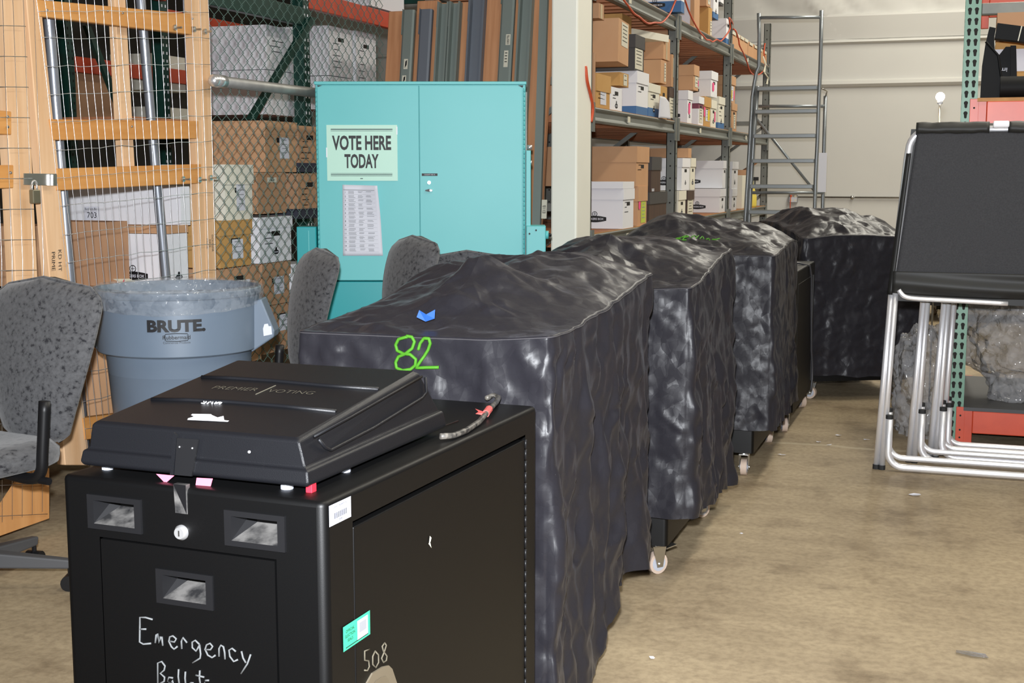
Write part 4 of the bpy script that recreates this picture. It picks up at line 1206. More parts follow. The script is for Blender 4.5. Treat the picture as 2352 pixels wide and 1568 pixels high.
cpx('white file box with a blue base in the lower row beside the last kraft box', 1651, 1665, 221, 298, body='cream', band=('boxblue', .2), lidh=.07, lines=3, logo='end', group=g2, zsnap=Z2)
cpx('kraft file box at the right end of the lower row, middle shelf', 1681, 1693, 236, 301, body=0, lidh=.07, end=('paper2', .1, -.15, .35, .5), group=g2, zsnap=Z2)
# top shelf
cpx('white and blue file box overhanging the top shelf before the second post', 1566, 1574, -45, 27, xe=RX+.06, L=.44, body='whitebox', band=('boxblue', .36), logo='side', group=g3)
cpx('tall kraft carton with a white printed sheet just beyond the second post, top shelf', 1596, 1609, -45, 70, L=.45, body=0, lid=None, hole=False, sidelab=True, group=g3, zsnap=Z3)
cpx('smooth brown carton beside the tall carton on the top shelf', 1628, 1637, 14, 82, L=.40, body=2, lid=None, hole=False, end=('paper2', .2, -.2, .4, .5), group=g3, zsnap=Z3)
cpx('kraft carton stacked over the smooth brown carton, top shelf', 1624, 1634, -30, 13, L=.38, body=0, lid=None, hole=False, end=('paper2', .1, 0, .5, .7), group=g3)
cpx('white file box with a blue foot resting above the bare white box, top shelf', 1640, 1652, -30, 40, L=.38, body='whitebox', band=('boxblue', .2), logo='end', group=g3)
cpx('white and blue file box with a logo before the third post, top shelf', 1669, 1678, 41, 101, L=.42, body='whitebox', lid=None, band=('boxblue', .26), logo='side', group=g3, zsnap=Z3)
cpx('white file box tipped over the edge of the top shelf stack', 1656, 1664, -30, 10, L=.34, body='whitebox', lid=None, band=('darkbox', .15), hole=False, group=g3)
a_, c_ = onx(1686, 130, RX), onx(1770, 180, RX)
for k, (ya, yb, zz) in enumerate(((13.30, 14.35, .17), (14.37, 15.75, .16))):
    t = carton(['long flat kraft carton on the top shelf right of the third post', 'long flat kraft carton on the top shelf at the far end'][k], RX-.02, ya, yb, Z3, Z3+zz, .45, body=0, lid=None, hole=False, group=g3)
    b = MB()
    for j in range(4): b.bb((.2255, -(yb-ya)/2+(yb-ya)*(j+.5)/4-.11, zz*.8), (.2275, -(yb-ya)/2+(yb-ya)*(j+.5)/4+.11, zz*.98))
    b.build('end_labels', M['paper2'], t)
# bottom shelf
cpx('big kraft carton with printed lettering above the white box nearest the column', 1463, 1491, 336, 428, L=.75, body=0, lidh=.115, lines=3, group=g1)
cpx('kraft file box with a pink flag and lime label behind the nearest white box', 1466, 1487, 428, 531, L=.4, body=0, lidh=.11, end=('lime', .1, -.16, .5, .55), sticky=(('hotpink', -.32, .05, .22, .3),), group=g1, zsnap=Z1)
cpx('white file box nearest the column on the bottom shelf with a large logo', 1432, 1457, 434, 538, L=.42, body='whitebox', logo='side', lines=3, group=g1, zsnap=Z1, xe=RX)
q = onx(1431, 434, RX); z_ = q.z
qa, qb = onx(1431, 425, RX), onx(1457, 425, RX)
t = carton('loose white lid lying tilted on the nearest white file box', RX+.005, qa.y-.005, qb.y+.005, z_+.002, z_+.05, .43, body='whitebox', lid=None, hole=False, cat='box lid', name='box_lid', group=g1, rx=.0)
cpx('charcoal file box standing on the woodgrain one, bottom shelf', 1497, 1519, 360, 441, body='brownbox', lid='darkbox', lidh=.10, group=g1, end=('paper', -.3, -.44, .25, .08), hole=False)
cpx('woodgrain file box with a charcoal lid below the charcoal box, bottom shelf', 1492, 1532, 442, 527, body='brownbox', lid='darkbox', lidh=.09, end=('paper', -.36, -.45, .2, .08), hole=False, group=g1, zsnap=Z1)
cpx('white file box with a logo behind the second post, bottom shelf', 1567, 1585, 363, 437, L=.42, body='whitebox', logo='both', group=g1)
cpx('white file box tucked right of the one behind the second post', 1587, 1598, 363, 436, L=.42, body='cream', logo='end', group=g1)
cpx('white file box under the pair behind the second post', 1559, 1576, 439, 500, L=.42, body='cream', logo='end', group=g1, zsnap=Z1)
cpx('dark brown file box with a white front under the pair behind the second post', 1579, 1594, 439, 500, L=.42, body='brownbox', end=('paper2', 0, -.1, .85, .66), group=g1, zsnap=Z1)
cpx('flat kraft carton on top of the white boxes behind the second post', 1582, 1590, 340, 362, L=.75, body=0, lid=None, hole=False, group=g1)
cpx('upper white file box with a wide logo, mid second bay of the bottom shelf', 1661, 1670, 369, 432, L=.62, body='whitebox', logo='side', group=g1)
cpx('lower white file box with a wide logo, mid second bay of the bottom shelf', 1654, 1667, 434, 498, L=.60, body='whitebox', logo='both', group=g1, zsnap=Z1)
cpx('upper white file box beside the third post on the bottom shelf', 1682, 1696, 371, 434, L=.42, body='whitebox', logo='end', group=g1)
cpx('lower white file box beside the third post on the bottom shelf', 1682, 1693, 434, 495, L=.42, body='whitebox', logo='end', group=g1, zsnap=Z1)
# odds and ends at the far end of the bottom shelf
p = onx(1708, 470, RX-.05); carton('pale carton of loose papers beyond the third post', RX-.05, p.y-.1, p.y+.45, Z1, Z1+.36, .4, body='cream', lid=None, hole=False, group=None)
p = onx(1740, 440, RX-.1); t = carton('open brown carton with a raised flap by the last post', RX-.15, 14.95, 15.35, Z1+.10, Z1+.42, .35, body=1, lid=None, hole=False, rz=.3)
b = MB(); b.add([V((.17, -.19, .32)), V((.17, .19, .32)), V((.33, .20, .42)), V((.33, -.1, .42))], [(0, 1, 2, 3)]); b.build('flap', M['cardedge'], t, solid=.005)
carton('small white carton under the open brown one by the last post', RX-.12, 14.95, 15.4, Z1, Z1+.095, .4, body='cream', lid=None, hole=False)
pz = onx(1736, 458, RX)
b = MB(); b.lathe([(0, 0), (.055, 0), (.06, .02), (.06, .12), (.045, .17), (.028, .24), (.02, .27), (.02, .30)], 20, close=True)
t = thing('spray_bottle', 'yellow spray bottle with a black trigger on the bottom rack shelf', 'bottle', (RX-.05, pz.y, Z1))
b.build('bottle', mat('yellow_bottle', S(226, 206, 96), .4), t, smooth=True)
b = MB(); b.bb((-.02, -.015, .30), (.075, .015, .34)); b.bb((.03, -.008, .25), (.042, .008, .30)); b.build('trigger', M['blk_plastic'], t, bevel=.004)
# cords
C4x = lambda x, y: (1330+x/4.613, y/4.613)
def cordpts(l, X): return [onx(*C4x(*q), X+random.uniform(-.004, .004)) for q in l]
def spl(pts, n=5):
    out = []
    for i in range(len(pts)-1):
        p0, p1, p2, p3 = pts[max(i-1, 0)], pts[i], pts[i+1], pts[min(i+2, len(pts)-1)]
        for k in range(n):
            t = k/n
            out.append(.5*((2*p1)+(p2-p0)*t+(2*p0-5*p1+4*p2-p3)*t*t+(3*p1-p0-3*p2+p3)*t**3))
    return out+[pts[-1]]
L = cordpts([(430, -90), (475, 0), (520, 60), (580, 140), (640, 180), (690, 225), (740, 250), (800, 240), (870, 240), (920, 200), (970, 130)], RX+.035)
L += [onx(*C4x(1000, 60), RX+.03), onx(*C4x(1060, -60), RX+.05)]
L += cordpts([(1120, 0), (1160, 110), (1220, 240), (1280, 340), (1320, 385), (1350, 420), (1385, 425), (1415, 442), (1460, 420), (1500, 435), (1550, 385), (1600, 300), (1590, 190)], RX+.035)
L += [V((RX-.005, 13.26, 2.86)), V((RX-.03, 13.30, 2.82))]
L += cordpts([(1655, 320), (1690, 420), (1700, 480), (1740, 560), (1780, 660), (1810, 750), (1860, 795), (1930, 775), (1970, 700), (1960, 560), (1970, 460)], RX+.035)
b = MB(); b.tube(spl(L), .0075, 7)
tag(b.build('extension_cord', M['cordorange'], smooth=True), 'orange extension cord hanging in loops from the top rack beam', 'cord')
b = MB(); b.tube(spl(cordpts([(70, 700), (85, 850), (120, 1000), (145, 1150), (128, 1290)], RX+.07)), .010, 7)
tag(b.build('extension_cord', M['cordorange'], smooth=True), 'short orange cord hanging in front of the first rack post beside the column', 'cord')
b = MB(); l = cordpts([(1950, 600), (1975, 690), (1955, 760), (2000, 830), (1985, 890)], RX+.05)
for p, q in zip(l[:-1], l[1:]): b.add([p+V((0, -.03, 0)), p+V((0, .06, .01)), q+V((.01, .06, 0)), q+V((0, -.03, 0))], [(0, 1, 2, 3)])
tag(b.build('caution_ribbon', M['paper2'], solid=.001), 'pale ribbon hanging from the rack end by the ladder', 'ribbon')

# ------------------------------------------------------------------ rolling ladder
LYD = 13.2
ld = thing('rolling_ladder', 'grey tubular steel warehouse ladder standing before the back wall', 'ladder', (0, 0, 0))
ppx = lambda x, y, Y: ony(x, y, Y)
c6x = lambda x, y: (1680+x/3.1354, y/3.1354)
def lp(x, y, Y=LYD): return ony(*c6x(x, y), Y)
for nm, l in (('handrail', [(197, 95), (200, 250), (198, 480), (180, 520), (165, 600), (150, 700), (128, 1100), (100, 1568), (88, 1780)]), ('handrail', [(649, 75), (645, 300), (640, 500), (630, 700), (620, 1000), (605, 1300), (600, 1500), (592, 1800)])):
    b = MB(); pts = [lp(*q) for q in l]; b.tube(pts+[V((pts[-1].x, LYD, .05))], .019, 10); b.build(nm, M['ladder'], ld, smooth=True)
for l in ([(187, 620), (160, 1000), (135, 1400), (128, 1568)],):
    b = MB(); pts = [lp(*q, LYD) for q in l]; b.tube(pts+[V((pts[-1].x, LYD, .05))], .022, 10); b.build('stile', M['ladder'], ld, smooth=True)
b = MB(); pts = [lp(677, 690, LYD+.55), lp(668, 1000, LYD+.55), lp(655, 1568, LYD+.55)]; b.tube(pts+[V((pts[-1].x, LYD+.55, .05))], .019, 10); b.build('rear_leg', M['ladder'], ld, smooth=True)
b = MB(); pts = [lp(150, 690, LYD+.55), lp(120, 1568, LYD+.55)]; b.tube(pts+[V((pts[-1].x, LYD+.55, .05))], .019, 10); b.build('rear_leg', M['ladder'], ld, smooth=True)
b = MB(); b.cyl(lp(200, 128), lp(648, 124), .016, 10); b.build('top_rail', M['ladder'], ld, smooth=True)
for (xa, xb, y, dy) in ((190, 622, 640, -.16), (175, 618, 805, -.10), (165, 610, 980, -.05), (155, 600, 1158, 0), (140, 590, 1340, .02), (130, 585, 1524, .04)):
    a_, c_ = lp(xa, y), lp(xb, y)
    b = MB(); b.bb((a_.x, LYD-.06, a_.z-.022), (c_.x, LYD+.12, a_.z+.018)); b.build('step', M['ladder'], ld, bevel=.006)
for (xa, xb, y) in ((195, 675, 765), (145, 660, 1387)):
    b = MB(); b.cyl(lp(xa, y, LYD+.5), lp(xb, y, LYD+.5), .016, 8); b.build('cross_tube', M['ladder'], ld, smooth=True)
b = MB(); b.cyl(lp(180, 855, LYD+.5), lp(595, 1370, LYD+.5), .014, 8); b.build('diagonal_tube', M['ladder'], ld, smooth=True)
b = MB(); a_ = lp(640, 1245, LYD+.3); b.bb((a_.x-.02, LYD+.3, a_.z-.19), (a_.x+.06, LYD+.304, a_.z+.20)); b.build('instruction_plate', M['paper'], ld)
b = MB(); b.tube([lp(655, 640, LYD+.2), lp(690, 655, LYD+.4), lp(680, 690, LYD+.55)], .008, 8); b.build('hook', M['zinc'], ld, smooth=True)


# ================================================================== WIRE CAGE ON THE LEFT
FX = -3.36
c1 = lambda x, y: (x/2.376, y/2.376)
def board(mb, q, X, th):      # q: four pixel corners TL,TR,BR,BL of the face; X: plane of its face; th: thickness backwards
    p = [onx(*k, X) for k in q]
    bk = [k-V((th, 0, 0)) for k in p]
    mb.hexa([p[3], p[2], bk[2], bk[3], p[0], p[1], bk[1], bk[0]])
def pxboard(name, q, X, th, m, par): b = MB(); board(b, q, X, th); return b.build(name, m, par, bevel=.003, seg=1)
def cc(*l): return [c1(*p) for p in l]
gate = thing('wire_gate', 'pine framed wire mesh gate leaf with a hasp, sagging, right of the leftmost leaf', 'gate', (0, 0, 0))
X1 = FX
pxboard('stile', [(36, -300), (62, -300), (207, 1068), (150, 1068)], X1, .04, M['stud']['z'], gate)
for q in (((200, -3), (1040, 75), (1050, 190), (220, 90)), ((270, 650), (1085, 660), (1085, 757), (290, 765)), ((310, 920), (1100, 895), (1100, 1000), (312, 1040))):
    pxboard('rail', cc(*q), X1+.005, .038, M['rail']['y'], gate)
pxboard('rail', [(44, -300), (472, -230), (474, -180), (46, -250)], X1+.005, .038, M['rail']['y'], gate)
pxboard('rail', [(190, 960), (500, 920), (500, 965), (196, 1010)], X1+.004, .038, M['rail']['y'], gate)
pxboard('centre_stud', cc((590, -700), (648, -700), (742, 1000), (680, 1000)), X1-.036, .038, M['stud']['z'], gate)
pr = []
for l in ([(88, -260), (112, 40), (160, 640), (196, 1040)], [(304, -260), (326, 40), (352, 330), (380, 630), (412, 990)], [(418, -260), (431, 40), (445, 330), (458, 640), (474, 960)]):
    b = MB(); b.tube([onx(*p, X1-.085) for p in l], .021, 12); b.build('steel_tube', M['pipe_grey'], gate, smooth=True)
# mesh: wires sag with the leaf
b = MB(); n = 21
TL, TR, BR, BL = (50, -300), (470, -300), (506, 990), (203, 1062)
def gp(u, v, X=X1+.012): return onx(lerp(lerp(TL[0], TR[0], u), lerp(BL[0], BR[0], u), v), lerp(lerp(TL[1]-16, TR[1]+16, u), lerp(BL[1]+8, BR[1], u), v), X)
for k in range(n+1): b.tube([gp(k/n, v/14)+V((random.uniform(-.002, .002), random.uniform(-.003, .003), 0)) for v in range(15)], .0013, 5)
for k in range(22):
    b.tube([gp(u/14, (k+.3)/21.6)+V((.002, 0, random.uniform(-.004, .004))) for u in range(15)], .0013, 5)
b.build('wire_mesh', M['wire'], gate, smooth=True)
for (x, y) in ((955, 150), (1060, 160), (1120, 172), (1000, 977), (1090, 980), (1150, 970)):
    p = onx(*c1(x, y), X1+.01); b = MB(); b.cyl(p-V((.02, 0, 0)), p+V((.004, 0, 0)), .013, 12); b.cyl(p, p+V((.035, 0, 0)), .0045, 8); b.build('carriage_bolt', M['zinc'], gate)
b = MB()
for (x, y) in ((588, 60), (670, 72), (1050, 102), (258, 55), (720, 690)): p = onx(*c1(x, y), X1+.01); b.sphere(p, .005, 8, 5)
b.build('nail_heads', M['zinc'], gate)
# left leaf
gl = thing('wire_gate', 'pine framed wire mesh gate leaf at the left edge with a plywood corner gusset', 'gate', (0, 0, 0))
pxboard('stile', [(-10, -300), (42, -300), (113, 1186), (62, 1186)], X1+.001, .045, M['stud']['z'], gl)
pxboard('rail', [(-260, 230), (27, 256), (27, 310), (-260, 292)], X1+.008, .038, M['rail']['y'], gl)
pxboard('rail', [(-260, 380), (32, 379), (32, 432), (-260, 440)], X1+.008, .038, M['rail']['y'], gl)
b = MB(); ps = [onx(*p, X1+.012) for p in ((-190, 1298), (113, 1190), (113, 1075), (62, 1082), (48, 1092), (-5, 1172), (-40, 1215))]
b.add(ps+[p-V((.012, 0, 0)) for p in ps], [tuple(range(7)), tuple(range(13, 6, -1))]+[(i, (i+1) % 7, 7+(i+1) % 7, 7+i) for i in range(7)])
b.build('plywood_gusset', M['ply'], gl)
b = MB()
for k in range(10): b.tube([onx(-130+24*k-10, -40, X1+.018), onx(-130+24*k+14, 600, X1+.018), onx(-110+23*k, 1175+6*(9-k), X1+.018)], .0013, 5)
for k in range(18):
    y = -10+70*k; b.tube([onx(-150, y-(395-y)*.075*.2, X1+.02), onx(56+y*.045, y, X1+.02)], .0013, 5)
b.build('wire_mesh', M['wire'], gl, smooth=True)
b = MB()
for (x, y) in ((42, 637), (42, 692), (58, 942)): b.sphere(onx(*c1(x, y), X1+.014), .006, 8, 5)
b.build('screw_heads', M['zinc'], gl)
# hasp and padlock
b = MB(); board(b, [(55, 398), (130, 399), (130, 426), (55, 424)], X1+.02, .004); h_ = b.build('hasp', M['zinc'], gate)
b = MB(); board(b, [(122, 401), (131, 401), (131, 426), (122, 426)], X1+.034, .012); b.build('hasp_staple', M['zinc'], h_)
pl = thing('padlock', 'small brass grey padlock hanging from the gate hasp', 'padlock', onx(80, 450, X1+.045))
b = MB(); a_ = onx(80, 450, X1+.045); s_ = 1/ (3000/ (a_-CAM).dot(FW))
b.box((0, 0, -.002), (.022, .040, .052)); b.build('lock_body', mat('weathered_brass', S(138, 132, 110), .4, .7), pl, bevel=.004)
b = MB(); b.tube([V((0, .013*math.cos(a), .024+.020+.013*math.sin(a))) for a in [PI*k/8 for k in range(9)]], .0035, 8); b.cyl((0, .013, .02), (0, .013, .045), .0035, 8); b.cyl((0, -.013, .02), (0, -.013, .045), .0035, 8); b.build('shackle', M['chrome'], pl, smooth=True)
# hinge post between gate and chain link, printed mill stamp
pst = thing('fence_post', 'double pine fence post between the wire gate and the chain link', 'post', (0, 0, 0))
p0, p1 = onx(441, 300, FX+.0), onx(464, 300, FX); p2 = onx(487, 300, FX)
b = MB(); b.bb((FX-.04, p0.y+.03, 0), (FX, p1.y, 3.4)); b.build('stud', M['stud']['z'], pst, bevel=.003)
b = MB(); b.bb((FX-.045, p1.y+.002, 0), (FX+.002, p2.y, 3.4)); b.build('stud', M['stud']['z'], pst, bevel=.003)
b = MB()
for k, tx in enumerate(('PRIME', 'DF-L', 'DOUGFIR')): add_text(b, tx, V((FX+.004, p1.y+.012+.022*k, onx(470, 560, FX).z)), V((0, 0, -1)), V((0, 1, 0)), .013, .0)
b.build('mill_stamp', M['ink'], pst)
b = MB(); add_text(b, 'PRIME', onx(123, 600, X1+.003), V((0, -.05, -1)), V((0, 1, 0)), .02, .0); add_text(b, 'KD HT', onx(138, 598, X1+.003), V((0, -.05, -1)), V((0, 1, 0)), .02, .0)
b.build('mill_stamp', M['ink'], gate)

# chain link
b = MB()
y0, y1 = p2.y+.005, 7.34
pw = .0415; ph = .0375
nw = int((y1-y0)/pw); nz_ = int(2.95/ph)
for k in range(nw):
    yc = y0+pw*k
    pts = []
    for j in range(nz_):
        s_ = (j+k) % 2
        pts.append(V((FX+.004*(1 if s_ else -1), yc+(pw*1.06 if s_ else -.002), .06+ph*j)))
    b.tube(pts, .0021, 5, cap=False)
cf = b.build('chain_link', M['chain'], None, smooth=True)
tag(cf, 'green vinyl chain link fence panel behind the turquoise machine', 'fence', None)
cf.name = 'chain_link_fence'
pz = [onx(487, 186, FX+.045), onx(727, 212, FX+.045)]
fr = thing('fence_rail', 'galvanised pipe rail across the chain link fence', 'pipe', (0, 0, 0))
zc = (pz[0].z+pz[1].z)/2
b = MB(); b.cyl((FX+.045, pz[0].y+.03, zc), (FX+.045, 7.3, zc), .026, 16); b.build('pipe', M['galv'], fr, smooth=True)
b = MB(); b.sphere((FX+.045, pz[0].y+.02, zc), .030, 14, 8); b.cyl((FX+.045, pz[0].y+.03, zc), (FX+.045, pz[0].y+.10, zc), .030, 14); b.build('end_cup', M['chrome'], fr, smooth=True)

# ------------------------------------------------------------------ dark green pallet rack inside the cage
GX = -4.02
gr = thing('pallet_rack', 'dark green pallet rack with orange beams inside the wire cage', 'rack', (0, 0, 0))
up = [onx(165, 200, GX-1.9).y, onx(705, 150, GX).y, 9.6]
for k, uy in enumerate(up):
    f = empty('upright_frame', (0, 0, 0)); f.parent = gr
    for nm, x_ in (('front_post', GX), ('rear_post', GX-1.05)):
        if k == 0: x_ -= 1.9
        b = MB(); b.bb((x_-.075, uy-.04, 0), (x_, uy+.04, 3.6)); b.mi = 1
        for j in range(66):
            for d in (-.02, .02): b.box((x_+.0005, uy+d, .2+.0508*j), (.002, .011, .018))
        b.build(nm, [M['dkgreen'], M['whitebox'] if k == 1 else M['slot']], f)
    gx_ = GX-(1.9 if k == 0 else 0); b = MB(); b.bb((gx_-1.05, uy-.015, 1.6), (gx_-.04, uy+.015, 1.65)); b.bb((gx_-1.05, uy-.015, 2.7), (gx_-.04, uy+.015, 2.75)); b.build('brace', M['dkgreen'], f)
a_, c_ = onx(712, 40, GX+.01), onx(570, 275, GX+.01)
b = MB(); b.prism([(0, -.035, 0), (.03, -.035, 0), (.03, .035, 0), (0, .035, 0)], a_, c_); b.build('diagonal_brace', M['dkgreen'], gr)
a_, c_ = onx(195, 60, GX-1.95), onx(290, 300, GX-1.95)
b = MB(); b.prism([(0, -.03, 0), (.03, -.03, 0), (.03, .03, 0), (0, .03, 0)], a_, c_); b.build('diagonal_brace', M['dkgreen'], gr)
for (x, y, X, yy0, yy1, m) in ((800, 22, GX+.01, up[1]+.04, up[2]-.04, 'orange'), (800, 120, GX-1.05, up[1]+.04, up[2]-.04, 'orange_shade'), (600, 32, GX-1.0, 5.6, up[1]-.04, 'orange_shade'), (200, 150, GX-2.0, 4.0, 10.5, 'orange_shade'), (600, 15, GX+.01, 5.6, up[1]-.04, 'dkgreen')):
    z = onx(x, y, X).z; b = MB(); b.bb((X-.05, yy0, z-.055), (X, yy1, z+.055)); b.build('beam', M[m], gr, bevel=.004)
b = MB(); b.bb((GX-1.05, 5.7, 1.655), (GX, up[2], 1.68)); b.build('shelf_board', M['deck'], gr)
tube_z = 3.3
gcage = 'cartons stacked inside the wire cage'; gcu = 'white cartons on the upper cage shelf'
KX = -3.56
def kp(label, pn, pf, yt, yb, xe=KX, **k): k.setdefault('group', gcage); return cpx(label, pn, pf, yt, yb, xe=xe, **k)
kp('large kraft carton with a white label, topmost brown carton behind the chain link', 610, 683, 277, 395, body=0, L=.46, lidh=.07, end=('paper', .1, -.02, .3, .42))
kp('kraft carton with a dark foot half hidden by the turquoise machine, upper of two', 687, 740, 288, 395, body=1, L=.42, band=('navy', .2), lid=None, lines=4)
kp('white file box with a warped lid next to the fence post', 518, 583, 378, 512, body='cream', L=.42, lidh=.10, end=('paper', .05, -.05, .3, .5))
kp('brown carton with a pale tag between the white box and the turquoise machine', 592, 660, 396, 492, body=1, L=.42, lid=None, end=('paper2', 0, .32, .32, .12), hole=False)
kp('kraft carton with a dark foot half hidden by the turquoise machine, lower of two', 686, 740, 398, 503, body=1, L=.42, band=('navy', .22), lid=None, lines=4)
kp('kraft file box with two white labels under the warped white box', 506, 580, 508, 617, body=2, L=.42, lidh=.075, end=('paper', .05, -.12, .34, .42))
kp('white file box with a logo and taped papers between kraft boxes behind the chain link', 598, 672, 500, 606, body='whitebox', L=.42, lidh=.06, logo='both', lines=3)
kp('kraft carton with a square white label under the logo box behind the chain link', 603, 668, 607, 705, body=1, L=.42, lidh=.07, end=('paper', .1, -.05, .36, .42))
kp('kraft carton low behind the bin rim next to the fence post', 500, 600, 620, 725, body=1, L=.42, lid=None, end=('paper', .1, 0, .3, .4))
kp('white carton edge low behind the left grey chair', 672, 720, 607, 700, body='whitebox', L=.42, lid=None)
kp('lowest kraft carton with a white label beside the bin handle', 606, 690, 706, 815, body=1, L=.42, lid=None, end=('paper', .1, .1, .34, .35))
kp('lowest kraft carton behind the grey bin', 505, 603, 728, 850, body=0, L=.42, lid=None)
kp('kraft carton at the bottom of the stack left of the chairs', 693, 790, 705, 800, body=1, L=.42, lid=None)
# behind the gate
kp('white file box with two logos seen through the gate', 388, 436, 538, 668, xe=KX-.04, body='whitebox', L=.55, lid=None, logo='both', hole=False)
kp('brown file box lid between the white boxes behind the gate', 388, 436, 519, 537, xe=KX-.035, body=0, L=.55, lid=None, hole=False)
t = kp('long white carton marked 703 at the top of the stack behind the gate', 416, 440, 428, 518, xe=KX-.04, body='whitebox', L=.80, lid=None, hole=False)
b = MB(); q = t.matrix_basis.inverted() @ ony(280, 505, t.location.y-.2); yv = min(v.co.y for v in t.children[0].data.vertices)
frect(b, V((-.12, yv-.0015, .05)), V((1, 0, 0)), V((0, 0, 1)), 0, 0, .09, .075); b.mi = 1; add_text(b, '703', V((-.12, yv-.0025, .045)), V((1, 0, 0)), V((0, 0, 1)), .028, .0); add_text(b, 'Bankers Box', V((-.12, yv-.0025, .076)), V((1, 0, 0)), V((0, 0, 1)), .011, .0)
b.build('number_label', [M['paper'], M['ink']], t)
kp('plain brown carton leaning left of the white logo box behind the gate', 247, 300, 510, 660, xe=KX-.22, body=1, L=.40, lid=None, hole=False)
kp('brown carton at the floor behind the gate', 262, 420, 668, 800, xe=KX-.05, body=1, L=.5, lid=None, hole=False)
kp('orange brown carton at the floor between the bin and the gate stile', 232, 330, 800, 1000, xe=KX-.05, body=0, L=.5, lid=None, hole=False)
kp('dark brown carton low behind the left gate leaf', 60, 150, 520, 660, xe=KX-.25, body=1, L=.5, lid=None, hole=False)
kp('pallet stack of brown paper bundles on the upper cage shelf', 132, 282, 160, 290, xe=GX-2.1, body=1, L=.8, lid=None, hole=False, group=None)
t = bpy.data.objects[[o.name for o in COL.objects if o.name.startswith('carton')][-1]]
kp('grey white carton on the upper cage shelf behind the gate', 350, 428, 122, 205, xe=GX-2.1, body='cream', L=.4, lid=None, hole=False, group=gcu)
kp('white carton low on the upper cage shelf behind the gate', 355, 436, 244, 290, xe=GX-2.1, body='cream', L=.4, lid=None, hole=False, group=gcu)
kp('big white carton left of the dark green post, lower row of the upper cage shelf', 613, 690, 160, 262, xe=GX-.12, body='whitebox', L=.52, lid=None, hole=False, lines=2, group=gcu)
kp('big white carton left of the dark green post, upper row of the upper cage shelf', 613, 690, 56, 158, xe=GX-.12, body='whitebox', L=.52, lid=None, hole=False, lines=3, group=gcu)
kp('white carton with form labels right of the dark green post, upper of two', 757, 812, 58, 172, xe=GX-.12, body='whitebox', L=.5, lid=None, lines=5, group=gcu)
kp('white carton with form labels right of the dark green post, lower of two', 757, 812, 174, 250, xe=GX-.12, body='whitebox', L=.5, lid=None, lines=3, group=gcu)
kp('white carton with form labels nearest the brown planks', 819, 866, 70, 200, xe=GX-.12, body='whitebox', L=.5, lid=None, lines=5, group=gcu)
kp('white carton on the highest cage shelf at the top edge', 850, 930, -50, 12, xe=GX-.05, body='whitebox', L=.5, lid=None, group=gcu)
# unseen plank roof, added to keep light out of the cage
b = MB()
for k in range(26): b.bb((-6.1, -.4+.34*k, 3.55), (-3.42, -.4+.34*k+.325, 3.59))
tag(b.build('cage_light_block', M['deck']), 'unseen plank roof added over the wire cage to keep its inside dark', 'roof')

# ================================================================== LEANING PLANKS AND BEAMS
def lean(x, y, off=0): return onp(x, y, V((0, 7.575-off, 0)), V((0, 1, -.17)))
gpl = 'brown planks leaning on the rack end'; gbm = 'grey steel beams leaning on the planks'
def lean_piece(name, label, pa, pb, pw_, kind, zt_, m, off, grp):
    """pa,pb: pixel centres at y=150 for left and right edge"""
    l0, l1 = lean(pa, 150, off), lean(pb, 150, off)
    W2 = (l1.x-l0.x)/2; cx = (l0.x+l1.x)/2
    e = thing(name, label, 'plank' if kind == 'p' else 'beam', (cx, 7.575-off, 0), 0, grp, rx=-math.atan(.17))
    Ln = zt_*math.sqrt(1+.17**2)
    b = MB()
    if kind == 'p': b.bb((-W2, 0, 0), (W2, .04, Ln)); b.build('board', m, e, bevel=.003, seg=1)
    else:
        if kind == 'c':   # channel, open side forward
            sec = [(-W2, -.05, 0), (-W2+.012, -.05, 0), (-W2+.014, -.008, 0), (W2-.014, -.008, 0), (W2-.012, -.05, 0), (W2, -.05, 0), (W2, 0, 0), (-W2, 0, 0)]
        else:             # stepped beam, flat web forward
            sec = [(-W2, -.038, 0), (-W2+.012, -.046, 0), (W2-.012, -.046, 0), (W2, -.038, 0), (W2, -.02, 0), (W2*.9, 0, 0), (-W2*.9, 0, 0), (-W2, -.02, 0)]
        b.prism(sec, (0, 0, 0), (0, 0, Ln)); b.build('beam_section', m, e)
        b = MB(); b.bb((-W2-.003, -.048, Ln-.16), (-W2+.0, .0, Ln+.006)); b.build('end_plate', m, e)
    return e
for k, (a, c, zt_) in enumerate(((886, 948, 2.44), (950, 1000, 2.50), (1006, 1068, 2.48), (1072, 1150, 2.52), (1154, 1200, 2.7), (1206, 1262, 2.72))):
    lean_piece('plank', ['leftmost brown plank of the leaning row', 'brown plank showing between the first two leaning beams', 'brown plank showing between the second and the paired beams', 'brown plank showing left of the labelled beam', 'brown plank behind the two right hand beams', 'rightmost brown plank beside the white column'][k], a, c, 0, 'p', zt_, M['plank'], 0, gpl)
lab = ['leaning grey green beam with two blacked out labels, first from the left', 'leaning blue grey flat beam, second from the left', 'leaning grey channel, third from the left', 'leaning grey green channel pressed against the third one', 'leaning dark channel with a white speck, fifth from the left', 'leaning grey green beam with two white printed labels', 'leaning grey channel nearest the white column']
bms = []
for k, (a, c, kd, m, zt_) in enumerate(((925, 951, 's', 'ibeam', 2.43), (964, 991, 's', 'ibeam2', 2.43), (1004, 1029, 'c', 'ibeam', 2.47), (1031, 1055, 'c', 'ibeam', 2.47), (1075, 1111, 'c', 'ibeam2', 2.50), (1149, 1179, 's', 'ibeam', 2.60), (1189, 1220, 'c', 'ibeam', 2.60))):
    bms.append(lean_piece('steel_beam', lab[k], a, c, 0, kd, zt_, M[m], .012, gbm))
